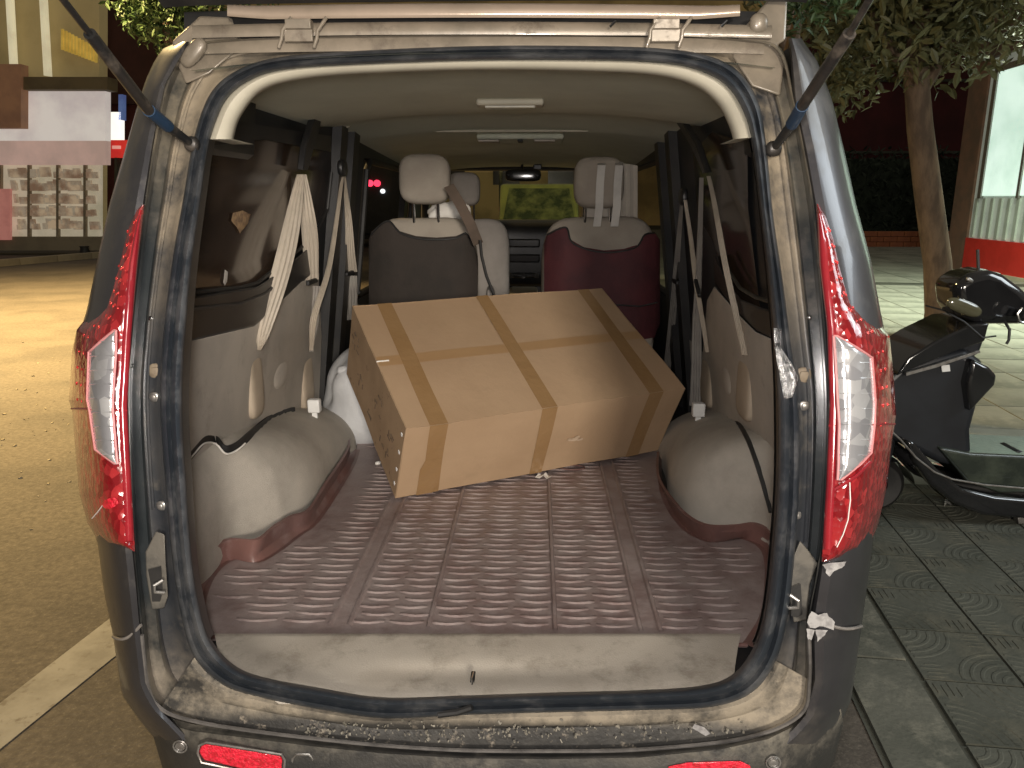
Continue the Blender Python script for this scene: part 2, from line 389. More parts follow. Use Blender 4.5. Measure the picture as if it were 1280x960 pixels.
JP = cat([s[0] for s in ST], KS); OP = cat([s[1] for s in ST], KS); IP = cat([s[2] for s in ST], KS)
NS = len(JP)
def ringband(A, B, prof, lo=0, hi=None):
    hi = NS if hi is None else hi; rows = []
    for f, off in prof:
        rows.append([PS(lerp(A[i % NS][0], B[i % NS][0], f), lerp(A[i % NS][1], B[i % NS][1], f), off) for i in range(lo, hi+1)])
    return rows
STEP = lambda k: k*KS
# door frame: outer channel and inner flange
m = MB(); m.grid(ringband(JP, OP, [(-.04, .06), (-.02, .0), (0, -.004), (.05, .0), (.10, .030), (.16, .040), (.42, .042), (.47, .034)], STEP(5), STEP(32)))
m.build('door_frame_channel', 'channel', van)
m = MB(); m.grid(ringband(JP, OP, [(.47, .034), (.50, .028), (.53, .034), (.70, .036), (.86, .034), (.93, .026), (1.05, .022), (1.2, .03)], STEP(5), STEP(32)))
m.build('door_frame_flange', 'flange', van)
m = MB(); m.tube([PS(lerp(JP[i % NS][0], OP[i % NS][0], .62), lerp(JP[i % NS][1], OP[i % NS][1], .62), .030) for i in range(STEP(8), STEP(30))], .0028, 6)
m.build('sealer_bead', 'flange', van)
m = MB(); m.grid(ringband(JP, OP, [(-.06, .05), (-.03, .004), (0, -.006), (.05, -.002), (.11, .010), (.35, .012), (.62, .016), (.70, .008), (.90, .008), (1.2, .03)], STEP(32)-NS, STEP(5)))
m.build('rear_sill', 'sill', van)
m = MB(); m.tube([PS(JP[i % NS][0], JP[i % NS][1]-1, -.007) for i in range(STEP(31)-NS, STEP(7))], .0035, 6)
m.build('sill_edge_trim', pm('edgetrim', (.16, .15, .14), (.09, .085, .08), 20, .3, .3), van)
# dried mud flakes and scratches on the sill
m = MB()
for i in range(260):
    k = random.uniform(0, 1); x = lerp(330, 935, k) if random.random() < .5 else random.uniform(380, 720)
    y = random.gauss(914, 7)
    if not 898 < y < 932: continue
    c = PS(x, y, .004); s = random.uniform(.0008, .0030)
    m.box(c, (s*random.uniform(1, 3), s, s*random.uniform(.5, 1.5)), Euler((random.uniform(0, 3), random.uniform(0, 3), random.uniform(0, 3))).to_matrix())
m.build('mud_flakes', pm('mudflake', (.24, .22, .18), (.13, .12, .095), 50, .8), van, smooth=False, kind='stuff')
poly([(868, 905), (880, 909), (888, 917), (882, 920), (872, 914), (865, 910)], PS, -.001, .004).build('paint_chip', 'chip', van)
# rubber weatherstrip
SP = [(0, .022), (.03, .0), (.12, -.010), (.26, -.014), (.38, -.004), (.44, .0), (.52, -.012), (.68, -.020), (.86, -.012), (.97, .004), (1.06, .05)]
m = MB(); m.grid(ringband(OP, IP, SP)); ws = m.build('weatherstrip', 'seal', van)
# a little stretched hump line in the lower strip where it joins
MB().tube([PS(548, 893, -.012), PS(572, 890, -.014), PS(590, 884, -.016)], .006).build('strip_joint', 'rubber', ws)
# inner black lip of the opening
m = MB(); m.grid(ringband(OP, IP, [(1.0, .01), (1.10, .03), (1.22, .06), (1.3, .12)], STEP(5), STEP(13))); m.build('opening_lip', 'blackplastic', van); m = MB(); m.grid(ringband(OP, IP, [(1.0, .01), (1.06, .03), (1.12, .06), (1.18, .12)], STEP(24), STEP(32)))
m.build('opening_lip', 'blackplastic', van)
# torn silver foil on the right of the strip
m = MB()
ft = [(968, 412), (976, 414), (973, 435), (982, 455), (992, 462), (996, 478), (988, 494), (980, 497), (974, 478), (970, 455), (968, 432)]
rows = []
for (xa, ya), (xb, yb) in zip([(967, 410), (968, 432), (972, 455), (976, 478), (980, 498)], [(977, 412), (976, 434), (990, 455), (998, 474), (990, 497)]):
    rows.append([PS(lerp(xa, xb, t/6), lerp(ya, yb, t/6), -.030+random.uniform(-.005, .005)) for t in range(7)])
m.grid(rows); m.build('torn_foil', 'foil', van, smooth=False)

# body corners, taillight housings: silhouettes traced on each side
BL = [(223, 52), (206, 57), (193, 76), (182, 100), (172, 131), (155, 192), (137, 254), (122, 323), (108, 390), (96, 425), (92, 510), (104, 617), (122, 680), (130, 740), (141, 793), (152, 868), (172, 897), (198, 930)]
BR = [(1002, 49), (1021, 75), (1040, 124), (1055, 187), (1070, 255), (1089, 326), (1100, 385), (1108, 425), (1113, 519), (1104, 617), (1092, 672), (1083, 740), (1076, 790), (1064, 875), (1041, 927), (1010, 958)]
def yint(tab, y):
    t = sorted([(b, a) for a, b in tab]); return interp(t, y)[0]
JLt = [(236, 55), (208, 105), (193, 175), (181, 255), (172, 330), (163, 420), (158, 510), (163, 600), (168, 690), (173, 740), (176, 780), (184, 855), (200, 886), (215, 900), (240, 925)]
JRt = [(985, 45), (988, 62), (992, 125), (1005, 185), (1018, 260), (1025, 340), (1032, 420), (1036, 505), (1032, 610), (1026, 700), (1014, 775), (1016, 850), (1004, 895), (985, 915), (960, 935)]
for side, B, J in ((-1, BL, JLt), (1, BR, JRt)):
    ys = [y for y in range(52 if side < 0 else 48, 931 if side < 0 else 936, 9)]; rows = []
    for y in ys:
        xb, xj = yint(B, y), yint(J, y); r = []
        for u, off in ((-.03, .02), (0, .0), (.06, -.010), (.25, -.016), (.5, -.008), (.72, .015), (.88, .045), (.96, .075), (1, .11)):
            r.append(PS(lerp(xj, xb, u), y, off))
        e = r[-1]; r.append(e+Vector((side*.004, .06, 0))); r.append(e+Vector((side*.012, .25, 0)))
        z = e.z; r.append(Vector((X0+side*min(.80, abs(e.x-X0)+.03), 1.9, z))); r.append(Vector((X0+side*min(.82, abs(e.x-X0)+.04), 3.2, z)))
        rows.append(r)
    m = MB(); m.grid(rows); m.build('rear_body_panel', 'paint', van)
    # crease where the body meets the bumper wrap
    yc = 795 if side < 0 else 782
    xb, xj = yint(B, yc), yint(J, yc-12)
    m = MB(); m.tube([PS(lerp(xj, xb, u), yc-14+18*math.sin(u*2.2), -.013+.02*u*u+.06*u**6) for u in [i/10 for i in range(11)]], .0028, 6)
    m.build('panel_seam', pm('seamdust', (.22, .20, .18), (.12, .11, .10), 14, .6), van)
# scuffs on the right corner, where the paint is broken to white filler
for P_ in ([(1028, 706), (1058, 702), (1052, 710), (1043, 714), (1036, 722), (1032, 712)],
           [(1012, 762), (1022, 768), (1034, 766), (1044, 778), (1040, 786), (1024, 784), (1010, 786)],
           [(1008, 786), (1018, 788), (1014, 800), (1010, 800)], [(1020, 788), (1036, 787), (1028, 797), (1022, 802)]):
    c = (sum(p[0] for p in P_)/len(P_), sum(p[1] for p in P_)/len(P_)); pp = []
    for i in range(len(P_)):
        a, b = P_[i], P_[(i+1) % len(P_)]
        for t in (0, .33, .66):
            k = 1+random.uniform(-.18, .18); x = lerp(a[0], b[0], t); y = lerp(a[1], b[1], t); pp.append((c[0]+(x-c[0])*k, c[1]+(y-c[1])*k))
    poly(pp, PS, -.020, .004).build('scuff_mark', 'chip', van)

# tail lights ------------------------------------------------
def tail(side):
    if side < 0:
        inn = [(181, 255), (172, 330), (164, 420), (159, 510), (164, 600), (169, 690)]
        out = [(176, 255), (164, 262), (150, 285), (136, 330), (118, 385), (96, 412), (90, 440), (86, 500), (90, 513), (99, 617), (110, 655), (124, 678), (168, 690)]
        ytop, ybot = 256, 689; wh = [(413, 143, 145), (425, 128, 145), (440, 111, 145), (500, 109, 141), (513, 112, 141), (562, 119, 145), (580, 144, 147)]
        beads = [(165, 275), (160, 290), (156, 303), (152, 318), (149, 333), (146, 349), (143, 365), (139, 380), (133, 395), (118, 408), (105, 420), (99, 440), (97, 460), (96, 480), (97, 500)]
    else:
        inn = [(1020, 253), (1024, 330), (1034, 410), (1037, 505), (1033, 600), (1027, 704)]
        out = [(1024, 253), (1040, 270), (1055, 300), (1067, 340), (1080, 378), (1100, 404), (1112, 420), (1117, 470), (1120, 519), (1114, 560), (1108, 610), (1098, 655), (1086, 684), (1062, 697), (1030, 704)]
        ytop, ybot = 255, 702; wh = [(420, 1042, 1046), (435, 1043, 1072), (447, 1044, 1090), (500, 1047, 1094), (530, 1049, 1093), (566, 1048, 1089), (580, 1048, 1076), (600, 1047, 1051)]
        beads = [(1040, 285), (1045, 305), (1049, 325), (1054, 345), (1060, 365), (1066, 385), (1076, 400), (1090, 415), (1103, 440), (1106, 462), (1108, 484), (1109, 506), (1106, 530)]
    it = sorted([(y, x) for x, y in inn]); ot = sorted([(y, x) for x, y in out])
    def surf(x, y, off):
        xi, xo = interp(it, y)[0], interp(ot, y)[0]; u = min(1.1, max(0, (x-xi)/(xo-xi+1e-6*side)))
        base = -.020-.022*math.sin(min(1, u*1.6)*math.pi/2)+.13*u**3
        return PS(x, y, base+off)
    t = sheet([(y, interp(it, y)[0], interp(ot, y)[0]) for y in sorted(set([ytop]+[q[0] for q in it+ot if ytop < q[0] < ybot]+[ybot]))], surf, 0, .05, 12, 7).build('tail_light', 'red', van)
    # inner edge strip
    m = MB(); rim = []
    def rx(y): xi, xo = interp(it, y)[0], interp(ot, y)[0]; return xi, xi+(xo-xi)*min(.3, 11/abs(xo-xi+1e-6))
    ys_ = [y for y in range(ytop+12, ybot-10, 12)]
    m = sheet([(y, *rx(y)) for y in ys_], surf, -.006, .008, 4, 10, bulge=.004); m.build('rim_strip', 'redrim', t)
    cl = sheet(wh, surf, -.010, .012, 8, 6, bulge=.004).build('clear_lens', 'clear', t)
    # pale frame around the clear lens
    loop = [(r[1], r[0]) for r in wh]+[(r[2], r[0]) for r in reversed(wh)]
    m = MB(); m.tube([surf(x, y, -.012) for x, y in loop+[loop[0]]], .0022, 6); m.build('lens_frame', pm('lensframe', (.6, .25, .25), (.5, .2, .2), 12, .25), t)
    # horizontal break across the lamp
    yb = 511 if side < 0 else 530
    m = MB(); m.tube([surf(lerp(interp(it, yb)[0], interp(ot, yb)[0], u), yb+(1-u)*2, -.008) for u in [i/9 for i in range(10)]], .0018, 6); m.build('lens_ridge', 'redrim', t)
    for x, y in beads:
        for dx in ((0, 5) if y < 400 else (0,)):
            for w_ in (0, 1):
                c = surf(x-side*(dx*.6+w_*5.5), y+dx*.8+w_*2, .0005); MB().sq(c+Vector((0, .002, 0)), (.0034, .0022, .0030+.0015*random.random()), 2, 6, Euler((0, side*.5, 0)).to_matrix()).build('reflector_bead', 'redbead', t)
    for k in range(9):
        y = lerp(wh[0][0]+14, wh[-1][0]-12, k/8); xa, xb = interp(wh, y)
        m = MB(); m.tube([surf(lerp(xa, xb, u), y, -.0125) for u in (.08, .35, .65, .92)], .0014, 5); m.build('lens_rib', 'clear', t)
    if side < 0:
        sheet([(622, 139, 144), (625, 131, 147), (629, 127, 148), (633, 128, 144), (636, 132, 137)], surf, -.004, .004, 8, 3).build('retro_hot_spot', 'redreflect', t)  # bright patch on the reflector: torch return put into the colour
        MB().tube([surf(128, 632, -.003), surf(122, 640, -.003), surf(115, 648, -.003)], .0009, 5).build('crack', 'paper', t)
    else:
        m = MB(); m.tube([surf(x, y, -.002) for x, y in ((1062, 598), (1063, 625), (1060, 650), (1054, 668), (1046, 684))], .0010, 5); m.build('crack', 'paper', t)
        m = MB(); m.tube([surf(x, y, -.004) for x, y in ((1036, 617), (1050, 608), (1070, 595), (1088, 578))], .0030, 6); m.build('lens_frame', M['redrim'], t)
tail(-1); tail(1)
# bolts, plugs and latch strikers on the frame
def bolt(x, y, r=.009, off=.028, name='bolt', mat='bolt'):
    c = PS(x, y, off); m = MB()
    m.sq(c, (r, .004, r), 2.2, 8); m.sq(c+Vector((0, -.004, 0)), (r*.55, .003, r*.55), 4, 6); return m.build(name, mat, van)
for x, y in ((193, 496), (202, 632), (1005, 507), (995, 644)): bolt(x, y)
for x, y in ((195, 464), (1004, 469)): bolt(x, y, .014, .034, 'rubber_plug', pm('plug', (.20, .16, .11), (.13, .10, .07), 30, .7))
for x, y in ((189, 398), (215, 401), (1011, 397), (1030, 399)): bolt(x, y, .0045, .030, 'glint_dot', 'chrome')  # chrome domes added where the frame only shows glints of the torch
bolt(164, 457, .004, .03, 'glint_dot', 'chrome')
for side in (-1, 1):
    if side < 0: q = [(182, 690), (195, 664), (206, 668), (207, 700), (210, 745), (205, 760), (190, 762), (183, 720)]; sl = [(185, 712), (201, 708), (203, 740), (200, 752), (190, 752), (188, 728)]; st = (199, 733)
    else: q = [(1000, 676), (1012, 690), (1022, 704), (1012, 730), (1008, 775), (992, 778), (986, 740), (990, 700)]; sl = [(990, 734), (1001, 730), (1003, 768), (996, 772), (989, 770)]; st = (993, 752)
    br = poly(q, PS, .012, .012).build('striker_plate', pm('strikerplate', (.12, .11, .092), (.07, .066, .058), 25, .6, .1, .3, 60), van, bevel=.002)
    poly(sl, PS, .006, .014).build('striker_slot', 'rubber', br)
    c = PS(*st, .0); MB().tube([c+Vector((-side*.008, 0, .012)), c+Vector((side*.004, -.008, .006)), c+Vector((side*.004, -.008, -.006)), c+Vector((-side*.008, 0, -.012))], .0032, 8).build('striker', 'bolt', br)
# bumper ------------------------------------------------------
bj = [(186, 884), (196, 896), (215, 908), (240, 915), (320, 925), (400, 935), (480, 943), (580, 949), (690, 950), (800, 948), (900, 938), (960, 925), (1000, 905), (1022, 890), (1050, 880)]
K1 = [(190, 915), (200, 931), (217, 944), (250, 958), (330, 982), (420, 1000), (480, 1006), (580, 1010), (690, 1010), (800, 1006), (900, 996), (960, 985), (1010, 960), (1041, 927), (1054, 905)]
KO = [.10, .06, .03, .0, -.02, -.03, -.03, -.03, -.03, -.03, -.03, -.02, .03, .06, .10]
rows = [[PS(x, y-10, .0+max(0, o)) for (x, y), o in zip(bj, KO)], [PS(x, y-5, -.010+max(0, o)) for (x, y), o in zip(bj, KO)],
        [PS(x, y-1, -.02+.4*o+max(0, o)*.5) for (x, y), o in zip(bj, KO)]]
for t in (.25, .5, .75, 1): rows.append([PS(lerp(a[0], b[0], t), lerp(a[1], b[1], t), -.02+lerp(.4*o, o, t)) for a, b, o in zip(bj, K1, KO)])
low = rows[-1]; rows.append([p+Vector((0, .02, -.10)) for p in low]); rows.append([p+Vector((0, .12, -.20)) for p in low])
m = MB(); m.grid(rows); bump = m.build('bumper', 'bumper', van)
def PB(x, y, off=0): return PS(x, y, -.028+off)
rf = poly([(251, 933), (258, 930), (350, 945), (353, 948), (352, 962), (345, 965), (300, 960), (255, 950), (249, 940)], PB, -.012, .02).build('bumper_reflector', 'redreflect', bump, bevel=.002)
loop = [(249, 932), (258, 928), (352, 943), (356, 950), (355, 964), (346, 968), (298, 963), (252, 953), (247, 941), (249, 932)]
MB().tube([PB(x, y, -.010) for x, y in loop], .0022, 6).build('reflector_bezel', 'bolt', bump)
poly([(835, 958), (860, 953), (925, 951), (938, 957), (940, 975), (835, 985)], PB, -.012, .02).build('bumper_reflector', 'redreflect', bump, bevel=.002)
for x, y, o in ((226, 932, .022), (966, 952, .0)):
    c = PB(x, y, -.006+o); m = MB()
    for r, t in ((.012, .0016), (.0075, .0016)): m.tube([c+Vector((r*math.cos(a), -.003, r*math.sin(a))) for a in [2*math.pi*i/16 for i in range(17)]], t, 6)
    m.sq(c, (.009, .004, .009), 2.2, 8); m.build('parking_sensor', 'bolt', bump)
lp = [(366, 962), (366, 948), (370, 943), (386, 943), (391, 948), (392, 966)]
MB().tube([PB(x, y, -.006) for x, y in lp], .0022, 6).build('tow_eye_cover', 'bolt', bump)

# roof edge over the opening, and the raised tailgate ---------------------------------------
def strip(name, yt, yb, x0, x1, off, mat, par=van, bul=.004, th=.02):
    c = []
    for i in range(25):
        x = lerp(x0, x1, i/24); d = 5*((x-600)/370)**2; c.append((x, yt+d, yb+d))
    return sheet(c, PS, off, th, 5, 40, True, bul).build(name, mat, par)
strip('roof_edge_lower', 45, 63, 255, 955, .008, 'roofrim', bul=.002); strip('roof_edge_upper', 27, 43, 240, 965, .000, 'roofrim', bul=.004)
strip('rain_channel', 10, 48, 230, 972, .035, 'rubber')
# corner gussets
poly([(215, 52), (250, 20), (290, 22), (300, 60), (262, 92), (232, 105), (222, 80)], PS, .018, .02).build('roof_corner', 'roofrim', van, bevel=.004)
poly([(925, 40), (960, 0), (984, 0), (982, 50), (972, 56), (980, 80), (975, 120), (940, 108), (915, 70)], PS, .012, .02).build('roof_corner', 'roofrim', van, bevel=.004)
MB().sq(PS(948, 30, -.004), (.016, .012, .018), 2.2, 8).build('hinge_bolt', 'roofrim', van)
MB().sq(PS(242, 66, .002), (.014, .01, .03), 2.6, 8, Euler((0, .8, 0)).to_matrix()).build('hinge_bolt', 'roofrim', van)
# the tailgate rises towards the camera above the frame
tg = []
for yy, zz in ((1.46, 1.838), (1.40, 1.862), (1.25, 1.905), (.9, 1.99), (.5, 2.06)):
    tg.append([Vector((X0+.02*0+.56*math.sin(u*math.pi/2), yy-.02*u*u, zz-.012*u*u)) for u in [i/12-1 for i in range(25)]])
m = MB(); m.grid(tg); m.grid([[p+Vector((0, .02, .05)) for p in r] for r in tg]); m.grid([tg[0], [p+Vector((0, .02, .05)) for p in tg[0]]])
gate = m.build('tailgate', 'blackplastic', van)
c = []
for i in range(25):
    x = lerp(284, 925, i/24); e = ((x-604)/320)**2; c.append((x, 4+4*e-6*max(0, e-.8)*2, 22+3*e-8*max(0, e-.7)*2))
sheet(c, PS, -.016, .02, 8, 40, True, .007).build('tailgate_lower_edge', pm('gatemetal', (.44, .35, .27), (.36, .29, .22), 6, .22, .35, .05, 60, .4), gate)
for xs in ((352, 396), (812, 852)):
    a, b = xs
    m = MB()
    m.box(PS((a+b)/2, 31, -.014), (.045, .02, .016)); m.box(PS((a+b)/2, 45, -.006), (.050, .012, .020))
    for x in (a, b): m.tube([PS(x-4, 60, -.004), PS(x, 48, -.012), PS(x+1, 38, -.018), PS(x+8, 28, -.022), PS(x+12, 22, -.020)], .0035, 8)
    m.build('tailgate_hinge', 'roofrim', van, bevel=.003)
for x in (766, 905): MB().tube([PS(x-4, 34, -.016), PS(x+4, 26, -.018)], .0022, 6).build('clip', 'chrome', van)
# gas struts
def strut(pa, ps0, ps1, pb, pc, side):
    A = PS(*pa, -.01); 
    def at(p, y): return PY(p[0], p[1], y)
    s0 = at(ps0, A.y-.06); s1 = at(ps1, A.y-.13); b = at(pb, A.y-.28); c = at(pc, A.y-.42)
    m = MB(); m.tube([A, s0, s1, b], [.0065, .008, .0085, .0085], 12); st = m.build('gas_strut', 'strut', van)
    MB().tube([s0, s1], .0098, 12).build('strut_sleeve', 'bluesleeve', st)
    MB().tube([b, c], .0045, 10).build('strut_rod', 'strut', st)
    MB().sq(A, (.013, .010, .013), 2.5, 8).build('ball_joint', 'strut', st)
strut((240, 180), (210, 158), (186, 138), (112, 42), (40, -50), -1)
strut((967, 186), (990, 155), (1003, 132), (1062, 42), (1110, -40), 1)

# cabin shell --------------------------------------------------------------------------
YF = 5.05
def wallpt(y, z, side, off=0): return Vector((wallx(z, side, off), y, z))
def wallquad(m, y0, y1, z0, z1, side, off=0, n=4):
    m.grid([[wallpt(lerp(y0, y1, i/n), z, side, off) for i in range(n+1)] for z in (z0, lerp(z0, z1, .5), z1)])
for side in (-1, 1):
    m = MB()
    wallquad(m, 1.52, YF, .55, 1.06, side); wallquad(m, 1.92, 3.30, 1.06, 1.80, side)
    wallquad(m, 3.30, 4.62, 1.665, 1.80, side); wallquad(m, 4.62, YF, 1.06, 1.8, side)
    m.build('cabin_wall', 'darkwall', van)
    m = MB()
    for off in (-.03,):
        wallquad(m, 1.90, YF, .30, 1.06, side, off); wallquad(m, 1.95, 3.30, 1.06, 1.80, side, off)
        wallquad(m, 3.30, 4.62, 1.665, 1.80, side, off); wallquad(m, 4.62, YF, 1.06, 1.8, side, off)
    m.build('outer_side', 'paint', van)
    m = MB(); wallquad(m, 3.28, 4.64, 1.04, 1.68, side, -.012); m.build('side_window', 'glasstint', van, smooth=False)
    MB().tube([wallpt(y, z, side, .004) for y, z in ((3.34, 1.10), (3.34, 1.62), (3.40, 1.655), (4.55, 1.645), (4.60, 1.60), (4.60, 1.14), (4.55, 1.09), (3.40, 1.085), (3.34, 1.10))], .014, 8).build('window_seal', 'rubber', van)
# inner trim of the rear pillars, from the opening back to the side walls
for lo_, hi_, side in ((5, 16, -1), (20, 32, 1)):
    m = MB(); rows = ringband(OP, IP, [(1.18, .05), (1.2, .12)], STEP(lo_), STEP(hi_))
    base_ = rows[-1]
    for yy in (0, 1):
        rows.append([Vector((wallx(p.z, side, .004+(.02 if p.z > 1.6 else 0)), 1.96 if yy else 1.48+.24*max(0, min(1, (p.z-1.15)/.3)), min(max(p.z, .6), 1.74))) for p in base_])
    m.grid(rows); m.build('pillar_trim', 'blackplastic', van)
# roof skin, floor, firewall
m = MB()
m.grid([[Vector((X0+wd_*u, y, zt_-.10*abs(u)**3)) for u in [i/8-1 for i in range(17)]] for y, zt_, wd_ in ((1.46, 1.80, .50), (1.6, 1.85, .53), (2.0, 1.86, .60), (2.6, 1.86, .67), (4.0, 1.86, .70), (4.9, 1.80, .70))])
m.build('roof', 'paint', van)
m = MB(); m.prism([Vector((X0+a_, b_, .612)) for a_, b_ in ((-.50, 1.22), (.50, 1.22), (.60, 1.42), (.76, 1.66), (.76, 5.0), (-.76, 5.0), (-.76, 1.66), (-.60, 1.42))], (0, 0, -.05)); m.build('cargo_floor', 'blackplastic', van, smooth=False)
# headliner
def hl(x, y):
    u = (x-X0)/.66; z = 1.765-.050*abs(u)**2.4
    if y < 1.62: z -= .02*(1.62-y)/.2
    if y > 3.15: z -= .075*((y-3.15)/1.7)
    if 2.55 < y < 3.15: z += .022*math.sin((y-2.55)/.6*math.pi)
    return z
ysl = [1.40, 1.46, 1.52, 1.62, 1.8, 2.1, 2.4, 2.55, 2.65, 2.75, 2.85, 2.95, 3.05, 3.12, 3.15, 3.18, 3.3, 3.6, 4.0, 4.4, 4.85]
hw_ = lambda y: .505+.155*max(0, min(1, (y-1.45)/.6))
m = MB(); m.grid([[Vector((X0+hw_(y)*u, y, hl(X0+hw_(y)*u, y))) for u in [i/12-1 for i in range(25)]] for y in ysl])
m.build('headliner', 'headliner', van)
m = MB(); m.tube([Vector((X0+.30*u, 3.15, hl(X0, 3.15)-.006)) for u in (-1, -.5, 0, .5, 1)], .005, 6); m.build('header_seam', 'trimbeige', van)
# pale trim round the top of the opening
tr = [ST[k] for k in range(13, 25)]
TI = [(292, 174), (301, 146), (328, 114), (375, 100), (452, 93), (600, 88), (740, 90), (820, 95), (868, 108), (896, 130), (910, 155), (916, 174)]
TO = [(264, 174), (284, 126), (316, 99), (360, 86), (450, 80), (600, 75), (740, 75), (822, 78), (871, 87), (908, 107), (931, 145), (938, 172)]
ti = cat(TI, 6, False); to = cat(TO, 6, False)
m = MB(); rows = []
for f, off in ((-.08, .012), (.0, .008), (.2, .004), (.5, .010), (.8, .022), (.95, .045), (1.0, .075), (1.0, .12)):
    rows.append([PS(lerp(a[0], b[0], f), lerp(a[1], b[1], f), off) for a, b in zip(to, ti)])
m.grid(rows)
for e in (0, -1): m.grid([[r[e] for r in rows], [r[e]+Vector((0, .10, -.002)) for r in rows]])
m.build('opening_trim', 'trimbeige', van)
# dome light, overhead console, grab handles, visors
c = PZ(638, 125, hl(.08, 2.2))
d = MB().box((c.x, c.y, c.z-.008), (.185, .07, .018)).build('dome_light', 'trimbeige', van, bevel=.006)
MB().box((c.x, c.y, c.z-.019), (.14, .045, .008)).build('dome_lens', pm('domelens', (.5, .48, .40), (.4, .38, .32), 20, .3), d, bevel=.003)
cz = hl(.05, 3.35); cs = MB().box((.06, 3.36, cz-.012), (.36, .18, .022), Euler((-.05, 0, 0)).to_matrix()).build('overhead_console', 'headliner', van, bevel=.008)
for x in (-.07, .06, .16): MB().box((x, 3.30, cz-.026), (.085 if abs(x-.06) > .05 else .022, .10, .008)).build('console_recess', 'rubber' if abs(x-.06) < .05 else 'panel', cs, bevel=.003)
for side, q in ((-1, [(434, 155), (448, 160), (462, 168)]), (1, [(832, 153), (818, 160), (806, 168)])):
    pts = [PW(x, y, side, .03) for x, y in q]; m = MB(); m.tube(pts, .008, 8)
    for e in (0, -1): m.sq(pts[e], (.014, .018, .014), 2.5, 8)
    m.build('grab_handle', 'trimbeige', van)
for x0_, x1_ in ((556, 612), (710, 760)):
    a, b = PY(x0_, 196, 4.55), PY(x1_, 196, 4.55); MB().box((a+b)/2, ((b-a).length, .16, .012)).build('sun_visor', 'headliner', van, bevel=.004)

# side wall trims ----------------------------------------------------------------------
lp = poly([(228, 428), (318, 407), (331, 395), (376, 352), (398, 345), (402, 420), (398, 520), (392, 600), (228, 640)], WL, .006, .02).build('side_panel', 'panel', van, bevel=.004)
poly([(241, 366), (322, 354), (338, 341), (374, 312), (396, 290), (408, 262), (414, 215), (414, 186), (330, 170), (266, 176), (255, 230)], WL, .004, .006).build('quarter_window', 'tint', van)
poly([(235, 427), (318, 408), (331, 396), (376, 353), (396, 338), (396, 300), (376, 318), (340, 346), (322, 358), (238, 371)], WL, .012, .022).build('window_sill_trim', 'blackplastic', van, bevel=.006)
MB().tube([WL(x, y, .020) for x, y in ((241, 366), (300, 360), (322, 354), (338, 341), (374, 312), (396, 288), (409, 262), (414, 215))], .006, 8).build('window_gasket', 'rubber', van)
MB().tube([WL(x, y, .034) for x, y in ((236, 386), (300, 380), (330, 368), (352, 350))], .005, 8).build('trim_ridge', 'blackplastic', van)
poly([(262, 182), (266, 160), (292, 150), (345, 160), (414, 170), (414, 190), (330, 174)], WL, .010, .02).build('upper_rail', 'blackplastic', van)
# reflections seen in the tinted glass, imitated by coloured patches laid on it
sm = poly([(281, 337), (285, 340), (284, 352), (281, 357), (279, 353), (280, 345)], WL, .011, .003).build('pale_reflection', 'paper', van)
lf = poly([(291, 266), (303, 263), (313, 268), (310, 279), (300, 292), (296, 284), (289, 276)], WL, .011, .003)
lf.build('brown_reflection', pm('reflectbrown', (.42, .28, .15), (.2, .13, .08), 60, .8), van)
def padpart(name, x0_, y0_, x1_, y1_, side, mat, h=.012, e=4, off=.014):
    a = PW(x0_, (y0_+y1_)/2, side, off); b = PW(x1_, (y0_+y1_)/2, side, off); c = PW((x0_+x1_)/2, (y0_+y1_)/2, side, off)
    t = PW((x0_+x1_)/2, y0_, side, off); u = PW((x0_+x1_)/2, y1_, side, off)
    return MB().sq(c, (h, (a-b).length/2, (t.z-u.z)/2), e, 12).build(name, mat, van)
padpart('belt_pocket', 307, 436, 322, 521, -1, 'pad', .022); padpart('speaker_grille', 336, 441, 358, 485, -1, 'panel', .016, 2.2)
padpart('belt_pocket', 374, 436, 386, 512, -1, 'pad', .022)
# right wall
poly([(968, 425), (945, 415), (925, 395), (905, 372), (893, 358), (884, 375), (876, 470), (868, 520), (880, 600), (975, 660)], WR, .006, .02).build('side_panel', 'panel', van, bevel=.004)
poly([(934, 178), (935, 260), (950, 385), (925, 378), (905, 345), (890, 300), (872, 270), (866, 190), (890, 165)], WR, .004, .006).build('quarter_window', M['tint'], van)
poly([(968, 424), (945, 412), (925, 392), (906, 370), (893, 352), (893, 320), (908, 350), (926, 374), (950, 384), (966, 388)], WR, .012, .022).build('window_sill_trim', 'blackplastic', van, bevel=.006)
MB().tube([WR(x, y, .030) for x, y in ((966, 378), (945, 372), (925, 360), (912, 340), (902, 318))], .005, 8).build('trim_ridge', pm('ridge', (.05, .045, .035), (.03, .03, .025), 8, .4), van)
padpart('belt_pocket', 928, 444, 944, 522, 1, 'pad', .022); padpart('speaker_grille', 906, 446, 919, 492, 1, 'panel', .016, 2.2)
padpart('belt_pocket', 882, 444, 893, 505, 1, 'pad', .022)

